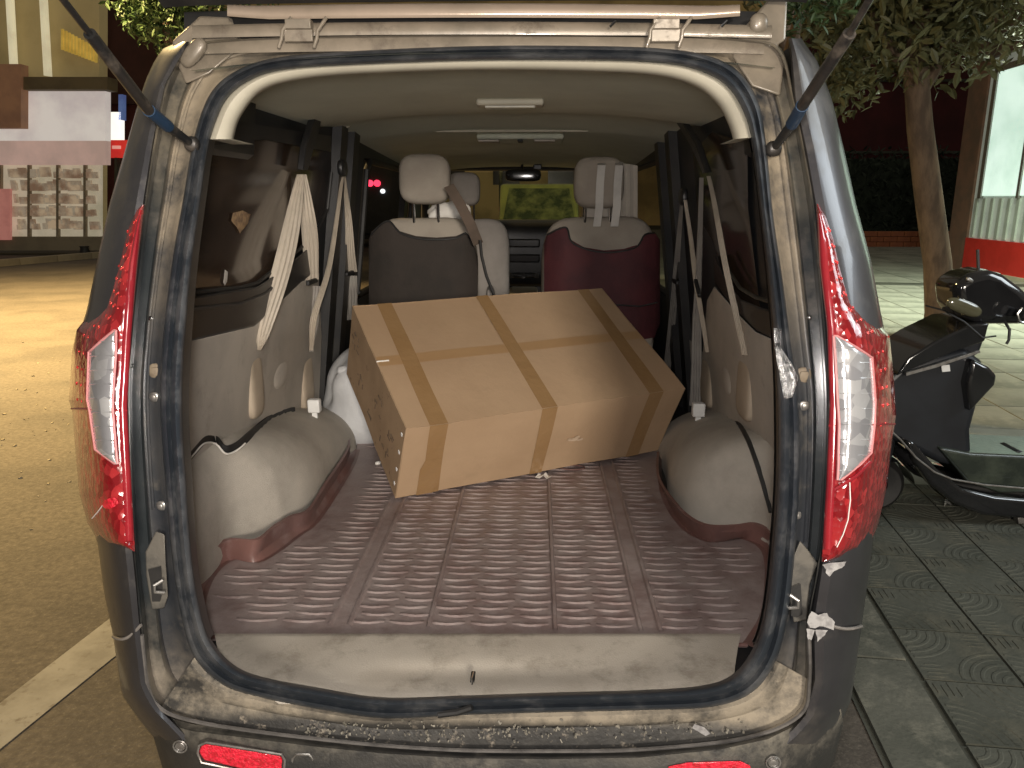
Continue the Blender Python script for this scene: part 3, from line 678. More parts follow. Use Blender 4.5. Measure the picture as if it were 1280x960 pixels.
# wheel arch covers, meeting the floor just behind the lip of the mat
LIPL = [(262, 722), (287, 690), (322, 688), (345, 674), (368, 660), (388, 648), (410, 616), (436, 575)]
LIPR = [(966, 700), (958, 680), (933, 668), (905, 668), (885, 667), (861, 655), (842, 636), (826, 606), (824, 578)]
def liptab(px, side):
    t = []
    for x, y in px:
        p = PZ(x, y, .64); t.append((p.y, max(0, abs(wallx(.64, side)-p.x)+.004)))
    t.sort(); t.append((t[-1][0]+.28, t[-1][1])); t.append((t[-1][0]+.25, 0)); return t
LT = {-1: liptab(LIPL, -1), 1: liptab(LIPR, 1)}
def bulge(y, z, side):
    def sm(a, b, t): t = max(0, min(1, (t-a)/(b-a))); return t*t*(3-2*t)
    zt = interp([(1.3, .93), (1.8, .915), (2.1, .865), (2.4, .82), (2.7, .75), (3.0, .68)], y)[0]
    t = (z-.58)/(zt-.58)
    g = max(0, 1-max(0, t)**2.6)**.5
    bb = sum(min(interp(LT[side], y+c_+d_)[0] for d_ in (-.06, -.03, 0, .03, .06)) for c_ in (-.06, -.04, -.02, 0, .02, .04, .06))/7
    b = max(0, bb-.022)*g
    return b
for side in (-1, 1):
    rows = []
    for i in range(46):
        z = .60+.36*i/45; rows.append([])
        for j in range(60):
            y = 1.36+1.72*j/59; rows[-1].append(Vector((wallx(z, side, .008+bulge(y, z, side)), y, z)))
    m = MB(); m.grid(rows); m.build('wheel_arch_cover', 'arch', van)
def ahead(x, y, side, e=.008):
    o = .008
    while o < .3:
        p = PW(x, y, side, o)
        if o > .008+bulge(p.y, p.z, side)+e: return p
        o += .001
    return p
# torn gap between arch cover and wall (left), gap line (right)
zg = cat([(228, 580), (243, 562), (256, 549), (270, 550), (282, 562), (296, 558), (310, 546), (325, 533), (345, 519), (368, 513)], 4, False)
MB().ribbon([ahead(x, y, -1, .016) for x, y in zg], [.022]*len(zg), (0, 0, 1), .003).build('torn_gap', 'rubber', van)
MB().tube([ahead(x, y+5, -1, .020) for x, y in zg[:24]], .0024, 6).build('torn_edge', 'paper', van)
zg = cat([(868, 515), (885, 512), (905, 515), (922, 528), (936, 552), (948, 585), (958, 618), (964, 640)], 4, False)
MB().tube([ahead(x, y, 1, .002) for x, y in zg], .0065, 8).build('trim_gap', 'rubber', van)

# scuff plate and latch
m = sheet([(792, 268, 926), (812, 272, 922), (832, 276, 919), (852, 282, 917), (866, 300, 905), (880, 330, 860)], lambda x, y, o: PZ(x, y, .634-.012*max(0, (y-845)/35)**2-.007*math.exp(-((x-600)/135)**4-((y-842)/13)**2)+.001*math.sin(x*.5)*(1 if abs(x-600) > 170 else 0)-o), 0, .02, 60, 5)
sp = m.build('scuff_plate', 'beige', van)
c = PZ(591, 846, .637); MB().box(c, (.008, .032, .004)).build('latch_slot', 'rubber', sp, bevel=.0015)
MB().tube([PZ(590, 856, .638), PZ(590, 848, .646), PZ(592, 840, .642)], .0016, 6).build('latch_wire', 'chrome', sp)
for (xa, ya, xb, yb) in ((246, 765, 268, 806), (926, 806, 950, 770)):
    a, b = PZ(xa, ya, .63), PZ(xb, yb, .63)

# belts --------------------------------------------------------------------------------
def belt(pix, widths, side, offs, mat, parts=()):
    pts = [PW(x, y, side, o) for (x, y), o in zip(pix, offs)]
    q = cat([(*p, w_*p.y/950) for w_, p in zip(widths, pts)], 6, False); m = MB(); rows = []; sd = random.random()*9
    for i, (x, y, z, w_) in enumerate(q):
        t = i/(len(q)-1); a = side*(-.25+.35*math.sin(t*4+sd)); d = Vector((math.cos(a), math.sin(a), 0)); nn_ = Vector((-d.y, d.x, 0))
        p = Vector((x, y, z))+nn_*.006*math.sin(t*7+sd); c_ = .10*w_*math.sin(t*5+sd)+.06*w_
        row = [p+d*w_*u+nn_*(c_*(1-4*u*u)+.002*math.cos(u*25)) for u in (-.5, -.38, -.25, -.12, 0, .12, .25, .38, .5)]
        rows.append(row+[v+nn_*.0022 for v in reversed(row)])
    m.grid(rows, True); return m.build('seat_belt', mat, van)
def widen(p, n=6): return cat(p, n, False)
b1 = belt([(376, 218), (362, 290), (345, 360), (330, 415), (324, 438)], [10, 22, 25, 17, 5], -1, [.03, .05, .05, .04, .04], 'belt')
b2 = belt([(377, 218), (386, 280), (391, 350)], [9, 19, 18], -1, [.03, .045, .04], 'belt')
MB().box(WL(390, 352, .045), (.012, .10, .016)).build('belt_keeper', 'rubber', b2, bevel=.003)
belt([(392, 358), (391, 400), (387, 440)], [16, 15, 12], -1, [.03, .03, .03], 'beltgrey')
belt([(429, 214), (412, 330), (393, 398), (389, 438)], [4, 7, 9, 5], -1, [.03, .06, .06, .05], 'belt')
b3 = belt([(430, 214), (436, 290), (439, 340)], [3, 10, 15], -1, [.03, .04, .04], 'belt')
MB().box(WL(438, 341, .045), (.012, .13, .014)).build('belt_keeper', 'rubber', b3, bevel=.003)
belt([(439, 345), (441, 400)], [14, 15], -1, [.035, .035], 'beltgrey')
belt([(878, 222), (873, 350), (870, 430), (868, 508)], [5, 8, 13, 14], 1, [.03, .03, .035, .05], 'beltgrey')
belt([(886, 220), (900, 290), (915, 370), (931, 444)], [5, 7, 8, 8], 1, [.03, .05, .05, .04], 'belt')
b4 = belt([(853, 250), (845, 350), (836, 440), (832, 480)], [4, 8, 9, 9], 1, [.04, .03, .03, .03], 'beltgrey')
MB().box(WR(844, 352, .045), (.012, .10, .014)).build('belt_keeper', 'rubber', b4, bevel=.003)
belt([(857, 250), (866, 320), (874, 375), (884, 440)], [4, 6, 6, 5], 1, [.04, .04, .04, .04], 'belt')
MB().box(WR(872, 360, .05), (.012, .09, .014), Euler((.5, 0, 0)).to_matrix()).build('belt_keeper', 'rubber', van, bevel=.003)
for side, q in ((-1, [(397, 136), (391, 160), (384, 182), (378, 212)]), (1, [(862, 136), (852, 152), (870, 180), (884, 216)])):
    pts = [PW(x, y, side, .04) for x, y in q]
    m = MB(); m.ribbon(pts, [.05, .085, .085, .05], (0, 1, 0), .010); g = m.build('belt_guide', 'blackplastic', van, bevel=.004)
    m = MB(); m.box(PW(q[0][0], q[0][1]+2, side, .05), (.02, .03, .03)); m.build('guide_bolt', 'chrome', g, bevel=.004)
for side, q in ((-1, (428, 210)), (1, (854, 246))):
    MB().sq(PW(*q, side, .035), (.014, .04, .03), 3, 8).build('belt_guide', 'blackplastic', van)
for side, q in ((-1, (393, 507)), (1, (873, 512))):
    c = PW(*q, side, .10); bk = MB().box(c, (.04, .03, .045)).build('belt_buckle', 'white', van, bevel=.005)
    MB().box(c+Vector((0, 0, -.035)), (.018, .014, .03)).build('buckle_tongue', 'white', bk, bevel=.002)
# door pillars: dark uprights that break up the wall
for side, xs in ((-1, (418, 434, 503)), (1, (846, 832, 790))):
    for x in xs:
        p = PW(x, 260, side, .01)
        m = MB(); m.grid([[wallpt(p.y+d_, z, side, o_) for d_, o_ in ((-.06, 0), (-.045, .03), (.045, .03), (.06, 0))] for z in (.6, .9, 1.2, 1.5, 1.76)]); m.build('door_pillar', 'blackplastic', van)

# seats --------------------------------------------------------------------------------
def seat(xc, yb, zb, zt, hw, mat, cover=None, hrz=(1.48, 1.67), hrw=.10, hx=None):
    hx = xc if hx is None else hx
    tilt = Euler((-.12, 0, 0)).to_matrix()
    s = MB().sq((xc, yb+.09, (zb+zt)/2), (hw, .085, (zt-zb)/2), 5, 20, tilt, .03).build('seat', mat, van)
    MB().sq((xc, yb+.42, zb+.05), (hw*1.02, .27, .09), 4, 14).build('seat_cushion', mat, s)
    h = MB().sq((hx, yb+.06, (hrz[0]+hrz[1])/2), (hrw, .055, (hrz[1]-hrz[0])/2), 3.6, 16, tilt, .04).build('headrest', mat, s)
    for d_ in (-.05, .05): MB().tube([(hx+d_, yb+.06, hrz[0]+.02), (hx+d_, yb+.07, zt-.05)], .006, 8).build('headrest_post', 'chrome', s)
    return s
s1 = seat(-.33, 3.08, .72, 1.425, .215, 'seat', hrz=(1.475, 1.672), hrw=.104, hx=-.318)
s2 = seat(.385, 3.08, .72, 1.43, .235, 'seat', hrz=(1.46, 1.66), hrw=.100, hx=.375)
def cover(par, cols, mat, yb, xc):
    def f(x, y, o):
        p = PY(x, y, yb); t = (p.x-xc)/.22; p = PY(x, y, yb+.055*t**4+.10*max(0, p.z-1.2)+o)
        return p
    return sheet(cols, f, 0, .01, 10, 6, True, .008).build('seat_cover', mat, par, sub=0)
cover(s1, [(461, 300, 380), (464, 290, 384), (475, 280, 385), (487, 275, 385), (500, 289, 386), (520, 295, 386), (545, 297, 386), (570, 295, 386), (582, 290, 386), (590, 300, 386), (597, 320, 386)], 'coverdark', 3.03, -.33)
cover(s2, [(680, 305, 420), (684, 292, 422), (700, 284, 424), (709, 284, 424), (714, 300, 424), (730, 309, 424), (755, 313, 424), (780, 311, 424), (797, 306, 424), (806, 292, 424), (818, 290, 422), (825, 300, 405)], 'covermaroon', 3.03, .385)
m = MB(); m.tube([PY(x, y, 3.0) for x, y in ((600, 300), (602, 320), (608, 345), (620, 375))], .006); m.build('elastic_strap', 'rubber', s1)
m = MB(); m.tube([PY(x, y, 3.0) for x, y in ((770, 381), (800, 383), (822, 378))], .003); m.build('elastic_strap', 'rubber', s2)
MB().ribbon([PY(561, 232, 3.02), PY(575, 255, 3.01), PY(588, 280, 3.0), (PY(598, 305, 3.02))], [.04]*4, (1, 0, .4), .002).build('seat_strap', pm('brownstrap', (.10, .07, .05), (.07, .05, .035), 9, .8), s1)
MB().sq(PY(613, 372, 3.1), (.018, .05, .05), 2.5, 10).build('recliner_cover', 'seatgrey', s1)
# white tissue-like cloth behind the left headrest, white stripes and a carrier on the right headrest
MB().sq(PY(560, 263, 3.22), (.085, .03, .035), 2.3, 12, None, .5, 22).build('cloth_wrap', 'paper', s1)
for a, b in ((748, 752), (770, 774)):
    m = MB(); m.ribbon([PY(a+4, 203, 3.12), PY(a+4, 207, 3.065), PY(a+2, 230, 3.055), PY(a+1, 260, 3.05), PY(a-2, 283, 3.03)], .030, (1, 0, 0), .002); m.build('headrest_strap', pm('paleband', (.55, .53, .49), (.45, .43, .4), 9, .7), s2)
sheet([(731, 202, 286), (745, 199, 290), (765, 203, 289), (785, 205, 291), (797, 207, 288)], lambda x, y, o: PY(x, y, 3.19+o+.006*math.sin(x*.7)), 0, .006, 8, 5, True).build('headrest_cover', pm('palecover', (.46, .42, .36), (.38, .34, .29), 9, .8), s2)
seat(-.215, 4.02, .72, 1.40, .20, 'seatgrey', hrz=(1.46, 1.63), hrw=.085, hx=-.25)
seat(.42, 4.02, .72, 1.40, .20, 'seatgrey', hrz=(1.46, 1.64), hrw=.09, hx=.42)
# dashboard, console, mirror, windscreen
d = MB().sq((X0, 4.85, 1.17), (.62, .22, .20), 5, 20).build('dashboard', 'blackplastic', van)
for i, (z, h) in enumerate(((1.24, .05), (1.15, .05), (1.05, .03))): MB().box((.055, 4.62, z), (.19, .03, h)).build('centre_control', 'gloss', d, bevel=.008)
for x in (-.02, .055, .13): MB().tube([(x, 4.61, 1.05), (x, 4.58, 1.05)], .016, 12).build('dial', 'gloss', d)
MB().box((.055, 4.3, .92), (.17, .5, .14)).build('centre_console', 'trimbeige', van, bevel=.02)
MB().sq((.36, 4.52, 1.24), (.17, .02, .17), 2, 12, Euler((.4, 0, 0)).to_matrix()).build('steering_hub', 'blackplastic', d)
wf = MB(); wf.grid([[Vector((X0+.60*u, 4.98+.10*(1-u*u)*0, 1.66)) for u in (-1, -.5, 0, .5, 1)], [Vector((X0+.66*u, 5.25, 1.12)) for u in (-1, -.5, 0, .5, 1)]])
wf.build('windscreen', 'glass', van, smooth=False)
m = MB()
for s_ in (-1, 1): m.tube([(X0+s_*.60, 4.95, 1.70), (X0+s_*.66, 5.25, 1.10)], .03, 8)
m.tube([(X0-.60, 4.95, 1.69), (X0+.60, 4.95, 1.69)], .022, 8); m.box((X0, 5.2, .85), (1.36, .1, .55)); m.build('windscreen_frame', 'blackplastic', van)
for px_, par_ in (([(464, 292), (475, 280), (487, 275), (500, 289), (520, 296), (545, 298), (570, 296), (582, 290), (590, 300)], s1), ([(684, 292), (700, 284), (709, 284), (714, 300), (730, 309), (755, 314), (780, 312), (797, 306), (806, 292), (818, 290)], s2)):
    xc_ = -.33 if par_ is s1 else .385; pts_ = []
    for x, y in cat(px_, 4, False):
        p = PY(x, y, 3.03); t = (p.x-xc_)/.22; pts_.append(PY(x, y+1.5, 3.03+.055*t**4+.10*max(0, p.z-1.2)-.012))
    MB().tube(pts_, .0035, 6).build('piping', 'rubber', par_)
mr = MB().sq(PY(654, 219, 4.6), (.105, .018, .036), 4, 12).build('rear_view_mirror', 'gloss', van)
MB().tube([PY(654, 216, 4.62), PY(652, 204, 4.75)], .008).build('mirror_stalk', 'blackplastic', mr)
MB().box(PY(672, 209, 4.7), (.05, .03, .03)).build('dash_camera', 'blackplastic', van, bevel=.005)
# rear wheels below the body, hidden by the bumper but there
for side in (-1, 1):
    for y in (2.15, 4.75):
        m = MB(); pts = [(.20, -.08), (.29, -.09), (.315, -.07), (.32, 0), (.315, .07), (.29, .09), (.20, .08)]
        m.grid([[Vector((X0+side*.68+b, y+a*math.cos(t), .32+a*math.sin(t))) for a, b in pts] for t in [2*math.pi*i/24 for i in range(25)]])
        wh_ = m.build('wheel', 'rubber', van); MB().sq((X0+side*.68, y, .32), (.07, .21, .21), 3, 10).build('rim', 'bolt', wh_)

# ------------------------------------------------------------------ CARGO MAT
mat_ = thing('cargo_mat', 'dusty dark red ribbed rubber mat covering the cargo floor', 'mat', (X0, 1.4, .62))
ZM = .6215
lipB = cat([(262, 798), (250, 762), (262, 722), (287, 700), (318, 703), (345, 689), (370, 670), (391, 655), (414, 623), (439, 582), (446, 562)], 5, False)
lipT = cat([(246, 770), (240, 730), (252, 704), (283, 676), (322, 675), (345, 658), (365, 646), (387, 638), (407, 607), (434, 566), (438, 548)], 5, False)
ripB = cat([(934, 806), (956, 770), (962, 730), (958, 690), (933, 674), (905, 677), (887, 677), (860, 663), (841, 640), (829, 612), (826, 575)], 5, False)
ripT = cat([(940, 800), (966, 760), (972, 720), (966, 672), (943, 655), (915, 657), (884, 657), (862, 648), (843, 630), (822, 598), (821, 565)], 5, False)
base = [PZ(x, y, ZM) for x, y in lipB]+[PZ(446, 540, ZM), PZ(826, 545, ZM)]+[PZ(x, y, ZM) for x, y in reversed(ripB)]
base += [PZ(x, y+math.sin(x*.02)*1.5, ZM) for x, y in ((880, 807), (800, 804), (700, 802), (600, 799), (500, 797), (400, 797), (320, 797))]
MB().prism(base, (0, 0, -.006)).build('mat_sheet', 'mat', mat_, smooth=False)
def inside(px, py):
    c = False; n = len(base)
    for i in range(n):
        a, b = base[i], base[i-1]
        if (a.y > py) != (b.y > py) and px < (b.x-a.x)*(py-a.y)/(b.y-a.y)+a.x: c = not c
    return c
for B_, T_ in ((lipB, lipT), (ripB, ripT)):
    r0 = [PZ(x, y, ZM+.001) for x, y in B_]; r2 = [PZ(x, y, ZM+.058) for x, y in T_]
    r1 = [a.lerp(b, .5)+Vector((math.copysign(.010, a.x-X0), 0, -.012)) for a, b in zip(r0, r2)]
    r3 = [p+Vector((math.copysign(.008, p.x-X0), .004, .002)) for p in r2]; r4 = [p+Vector((math.copysign(.012, p.x-X0), .006, -.02)) for p in r2]
    rin = [p+Vector((-math.copysign(.012, p.x-X0), 0, .0)) for p in r0]
    m = MB(); m.grid([rin, r0, r1, r2, r3, r4]); m.build('mat_lip', 'matlip', mat_)
m = MB()
ridge_x = [PZ(427, 752, ZM).x, PZ(450, 752, ZM).x, PZ(544, 752, ZM).x, PZ(692, 741, ZM).x, PZ(792, 752, ZM).x, PZ(815, 752, ZM).x]
for x in ridge_x:
    mm = MB(); y0_, y1_ = 1.425, 2.55
    mm.grid([[Vector((x+dx, lerp(y0_, y1_, i/30), ZM+dz)) for dx, dz in ((-.006, 0), (-.003, .006), (.003, .006), (.006, 0))] for i in range(31)]); mm.build('ridge', 'mat', mat_)
mm = MB(); mm.tube([PZ(x, y, ZM+.002) for x, y in ((262, 796), (320, 796), (400, 796), (500, 796), (600, 798), (700, 801), (800, 803), (880, 806), (934, 806))], .0045, 8); mm.build('front_hem', 'matlip', mat_)
y = 1.45; r = 0; edges = [-.72]+ridge_x+[.78]
while y < 2.95:
    for e0, e1 in zip(edges, edges[1:]):
        if e1-e0 < .045: continue
        n = max(1, round((e1-e0)/.098)); wd = (e1-e0)/n
        for k in range(n):
            cx = e0+wd*(k+.5)+((r % 2)-.5)*.016; L_ = wd*.43; dx = 0
            if not (inside(cx-L_-.02, y) and inside(cx+L_+.02, y) and inside(cx, y+.02)): continue
            rows = []
            for q in range(7):
                t = q/3-1; xx = cx+L_*t; yy = y-.009*(1-t*t)+random.uniform(-.0004, .0004); h = .0032*(1-t**6)+.0003
                rows.append([Vector((xx, yy-.0045, ZM+.0002)), Vector((xx, yy-.001, ZM+h)), Vector((xx, yy+.002, ZM+h)), Vector((xx, yy+.007, ZM+.0002))])
            m.grid(rows)
    y += .0235*1.35; r += 1
m.build('tread_bar', 'mat', mat_, kind='stuff')
# ------------------------------------------------------------------ CARDBOARD BOX
Mz = Matrix.Rotation(R(27.99), 3, 'Z') @ Matrix.Rotation(R(27.90), 3, 'X') @ Matrix.Rotation(R(-.6), 3, 'Y')
bx = thing('cardboard_box', 'large taped brown cardboard box lying tilted on the ribbed mat in the van', 'box', (-.2842, 2.1026, .634))
bx.rotation_euler = Mz.to_euler(); OFF[bx.name] = Vector((0, 0, 0))
Lx, Wy, Hz = .954, .586, .287
def bw(p, f=.0035):      # hand-made unevenness
    q = Vector(p); return q+Vector((noise.noise(q*4), noise.noise(q*4+Vector((9, 0, 0))), noise.noise(q*4+Vector((0, 9, 0)))))*f
def plate(name, o0, du, dv, nrm, th, mat, n=(12, 8), warp=.0035, sag=0):
    o0, du, dv, nrm = map(Vector, (o0, du, dv, nrm)); A, B = [], []
    for i in range(n[1]+1):
        A.append([]); B.append([])
        for k in range(n[0]+1):
            u, v = k/n[0], i/n[1]
            p = bw(o0+du*u+dv*v, warp)+nrm*(sag*math.sin(u*math.pi)*math.sin(v*math.pi)); A[-1].append(p); B[-1].append(p-nrm*th)
    m = MB(); m.grid(A); m.grid(B); m.grid([A[0], B[0]]); m.grid([A[-1], B[-1]]); m.grid([[r[0] for r in A], [r[0] for r in B]]); m.grid([[r[-1] for r in A], [r[-1] for r in B]])
    return m.build(name, mat, bx, local=True)
plate('front_side', (0, 0, 0), (Lx, 0, 0), (0, 0, Hz), (0, -1, 0), .004, 'card', (14, 5), .004)
plate('back_side', (0, Wy, 0), (Lx, 0, 0), (0, 0, Hz), (0, 1, 0), .004, 'card')
plate('end_side', (0, 0, 0), (0, Wy, 0), (0, 0, Hz), (-1, 0, 0), .004, 'cardside', (10, 5))
plate('end_side', (Lx, 0, 0), (0, Wy, 0), (0, 0, Hz), (1, 0, 0), .004, 'cardside', (10, 5))
plate('bottom', (0, 0, 0), (Lx, 0, 0), (0, Wy, 0), (0, 0, -1), .004, 'card')
plate('top_flap', (0, 0, Hz), (Lx, 0, 0), (0, Wy*.497, 0), (0, 0, 1), .004, 'card', (14, 8), .004, .002)
plate('top_flap', (.004, Wy*.503, Hz-.001), (Lx-.006, 0, 0), (0, Wy*.497, 0), (0, 0, 1), .004, 'card', (14, 8), .004, -.003)
plate('liner_flap', (.01, Wy*.3, Hz-.008), (Lx-.02, 0, 0), (0, Wy*.4, 0), (0, 0, 1), .003, 'cardside', (6, 4), .002)
def tapeband(un, uf, ub, end=1.0):
    """across the top and down the front; u pairs at near edge, far edge, foot of the front"""
    A = []
    n = 22
    for i in range(n+1):
        t = i/n; a = lerp(un[0], uf[0], t)*Lx; b = lerp(un[1], uf[1], t)*Lx
        A.append([bw((lerp(a, b, k/4), Wy*t, Hz), .004)+Vector((0, 0, .0022)) for k in range(5)])
    m = MB(); m.grid(A); B = []
    for i in range(9):
        t = i/8; a = lerp(un[0], ub[0], t)*Lx; b = lerp(un[1], ub[1], t)*Lx
        B.append([bw((lerp(a, b, k/4), 0, Hz*(1-t*end)), .004)+Vector((0, -.0022, .0022*(1-t))) for k in range(5)])
    m.grid(B); m.build('packing_tape', 'tape', bx, local=True)
tapeband((.073, .130), (.087, .139), (.085, .14)); tapeband((.444, .499), (.459, .507), (.47, .515)); tapeband((.847, .906), (.889, .937), (.855, .91))
m = MB(); m.grid([[bw((.078*Lx+.055*Lx*k/4-(.012 if i else 0), 0, Hz*.52*(1-i/4)), .004)+Vector((0, -.0035, 0)) for k in range(5)] for i in range(5)]); m.build('packing_tape', 'tape', bx, local=True)
m = MB(); m.grid([[bw((.004+(Lx-.008)*i/20, Wy*.5+(k-1)*.022, Hz), .004)+Vector((0, 0, .0012)) for k in range(3)] for i in range(21)])
m.build('seam_tape', pm('seamtape', (.40, .25, .125), (.37, .225, .11), 5, .45, 0, .1, 60, .1), bx, local=True)
# printed marks and staples on the left end, scuff on the front
rnd = random.Random(3)
for cx_, cz_, n_, s_ in ((.50, .20, 9, .05), (.42, .10, 5, .04), (.22, .17, 8, .055), (.14, .09, 6, .05), (.30, .07, 4, .035), (.09, .17, 5, .04)):
    m = MB()
    for k in range(n_):
        a = Vector((-.0015, cx_+rnd.uniform(-s_, s_)*.8, cz_+rnd.uniform(-s_, s_)*.6))
        if not (.02 < a.z < Hz-.02): continue
        m.box(bw(a, .0035)+Vector((-.0016, 0, 0)), (.0012, rnd.uniform(.005, .028), rnd.uniform(.003, .006)), Euler((rnd.choice((0, 0, 1.57, .7)), 0, 0)).to_matrix())
    m.build('printed_mark', 'ink', bx, local=True, smooth=False)
for z in (.25, .18, .11, .05): MB().box((-.003, .016, z), (.003, .010, .010)).build('staple', 'white', bx, local=True, bevel=.001)
m = MB()
for a, b, s in ((.60, .135, .02), (.625, .13, .013), (.585, .14, .01), (.612, .145, .012)):
    m.add([Vector((a*Lx+s*math.cos(t)*rnd.uniform(.6, 1.3), -.006, b+.4*s*math.sin(t)*rnd.uniform(.6, 1.3))) for t in [i*math.pi/5 for i in range(10)]], [tuple(range(10))])
m.build('torn_patch', pm('tornpatch', (.55, .42, .30), (.5, .37, .25), 50, .9), bx, local=True, smooth=False)
m = MB(); m.tube([bw((x*Lx, Wy*.5, Hz), .004)+Vector((0, 0, .001)) for x in (.0, .01, .02, .03, .04)], .003, 6); m.build('bent_corner', 'paper', bx, local=True)

# ------------------------------------------------------------------ SACK AND SCRAPS
m = MB(); m.sq((-.44, 2.77, .775), (.225, .18, .165), 2.4, 44, None, .26, 7)
s_ = m.build('white_sack', 'sack'); tag(s_, 'crumpled white sack wedged behind the left end of the cardboard box', 'sack')
s_.data.update()
MB().sq((-.555, 2.66, .895), (.035, .03, .022), 2.2, 16, None, .4, 20).build('sack_neck', 'sack', s_)
m = MB(); p = PZ(679, 597, ZM+.008)
m.add([p+Vector((a*.9, b, c)) for a, b, c in ((-.028, 0, 0), (-.016, .022, .006), (-.004, .014, .002), (.010, .024, .008), (.018, .008, .002), (.030, -.004, .006), (.012, -.016, .002), (.0, -.008, .010), (-.014, -.014, .002))], [(0, 1, 2, 7), (2, 3, 4, 7), (4, 5, 6, 7), (7, 8, 0)])
o = m.build('paper_scrap', 'paper', smooth=False); tag(o, 'torn white paper scrap on the mat just in front of the cardboard box', 'paper scrap')
sol = o.modifiers.new('s', 'SOLIDIFY'); sol.thickness = .001
for (x, y, s), lab in (((473, 579, .010), 'tiny white crumb on the mat beside the left end of the box'), ((827, 556, .010), 'tiny white crumb on the mat beyond the right end of the box'), ((402, 797, .007), 'white speck lying on the front hem of the mat')):
    o = MB().sq(PZ(x, y, ZM+s*.6), (s, s*.8, s*.6), 2.3, 8, None, .5, 60).build('litter_crumb', 'paper'); tag(o, lab, 'litter')
c = PZ(716, 585, ZM+.003); m = MB(); m.tube([c+Vector((.040*math.cos(t), .022*math.sin(t), .002)) for t in [2*math.pi*i/24 for i in range(25)]], .0025, 6)
m.build('lashing_ring', 'matlip', mat_)

# ------------------------------------------------------------------ SCOOTER
sct = thing('scooter', 'black motor scooter parked on the paving to the right of the van', 'scooter', (2.4, 3.6, 0))
YS = 3.55
def SC(x, y, d=0): return PY(x, y, YS+d)
def slabp(name, pts, d0, d1, mat, par=sct, bev=.03, seg=3, inset=0):
    a = [SC(x, y, 0) for x, y in pts]; a = [p+Vector((0, d0, 0)) for p in a]
    m = MB(); m.prism(a, (0, d1-d0, 0)); return m.build(name, mat, par, bevel=bev, seg=seg)
# front apron (wide leg shield) and column
slabp('front_apron', [(1092, 470), (1112, 452), (1150, 440), (1192, 430), (1212, 445), (1222, 462), (1207, 500), (1199, 530), (1201, 570), (1196, 578), (1160, 570), (1110, 545), (1085, 530)], -.11, .17, 'satin', bev=.05, seg=4)
slabp('apron_fairing', [(1104, 462), (1118, 440), (1150, 420), (1192, 400), (1215, 398), (1210, 420), (1175, 432), (1112, 458)], -.14, .20, 'gloss', bev=.03, seg=4)
slabp('fairing_edge', [(1114, 457), (1150, 447), (1202, 430), (1203, 433), (1150, 451), (1114, 461)], -.150, -.135, 'bolt', bev=.001, seg=1)
slabp('registration_sticker', [(1160, 450), (1170, 449), (1171, 457), (1161, 458)], -.122, -.116, 'white', bev=.001, seg=1)
slabp('knee_panel', [(1192, 440), (1213, 450), (1223, 460), (1220, 472), (1190, 505), (1185, 470)], -.16, .18, 'gloss', bev=.02, seg=3)
slabp('steering_column', [(1185, 405), (1235, 392), (1228, 410), (1218, 440), (1200, 450), (1188, 430)], -.05, .09, 'satin', bev=.02)
hb = slabp('handlebar_cowl', [(1180, 352), (1200, 340), (1222, 335), (1240, 340), (1262, 356), (1278, 372), (1290, 392), (1262, 402), (1225, 402), (1200, 400), (1184, 385)], -.10, .12, 'gloss', bev=.04, seg=4)
MB().sq(SC(1205, 384, -.10), (.085, .02, .032), 2.4, 12, Euler((0, .35, 0)).to_matrix()).build('turn_signal', pm('smokelens', (.09, .085, .05), (.06, .055, .03), 9, .15, 0, 0, 1, 1), hb)
MB().sq(SC(1212, 350, -.10), (.018, .008, .010), 2.4, 8, Euler((0, .5, 0)).to_matrix()).build('cowl_emblem', 'bolt', hb)
m = MB(); m.tube([SC(1278, 392, -.14), SC(1268, 388, -.05), SC(1240, 385, .1), SC(1190, 365, .4)], .014, 10); m.build('handlebar', 'rubber', sct)
m = MB(); m.tube([SC(1300, 400, -.16), SC(1276, 392, -.16)], .022, 12); m.build('grip', 'rubber', sct)
m = MB(); m.tube([SC(1278, 385+0, -.19), SC(1272, 392, -.19), SC(1274, 402, -.19), SC(1284, 405, -.19)], .006, 8); m.build('grip_ring', 'chrome', sct)
m = MB(); m.tube([SC(1256, 402, -.12), SC(1262, 412, -.15), SC(1261, 425, -.15), SC(1258, 430, -.15)], .006, 8); m.build('brake_lever', 'rubber', sct)
m = MB(); m.tube([SC(1223, 338, 0), SC(1222, 312, .02)], .007, 8); st_ = m.build('mirror_stalk', 'rubber', sct)
m = MB(); m.tube([SC(1186, 392, -.1), SC(1205, 402, -.14), SC(1228, 422, -.14), SC(1245, 420, -.14)], .004, 6); m.build('control_cable', 'rubber', sct); m = MB(); m.tube([SC(1157, 382, 0), SC(1180, 388, 0), SC(1196, 396, 0)], .004, 6)
m.build('control_cable', 'rubber', sct)
# floorboard
fl = slabp('floorboard', [(1155, 548), (1195, 555), (1300, 560), (1330, 560), (1330, 600), (1230, 604), (1190, 590)], -.14, .20, pm('footwell', (.020, .026, .020), (.045, .055, .04), 9, .35, 0, .5, 40, .2), bev=.015)
slabp('side_skirt', [(1108, 535), (1118, 536), (1145, 568), (1175, 592), (1215, 602), (1330, 612), (1330, 634), (1270, 630), (1200, 624), (1165, 610), (1138, 588), (1120, 562)], -.20, -.13, 'gloss', bev=.022, seg=4)
slabp('side_skirt', [(1108, 535), (1118, 536), (1145, 568), (1175, 592), (1215, 602), (1330, 612), (1330, 634), (1270, 630), (1200, 624), (1165, 610), (1138, 588), (1120, 562)], .17, .24, 'gloss', bev=.022, seg=4)
m = MB(); m.tube([SC(x, y, -.205) for x, y in ((1113, 538), (1125, 549), (1145, 572), (1168, 590), (1190, 599), (1230, 606), (1320, 614))], .0045, 8); m.build('skirt_trim', 'bolt', sct)
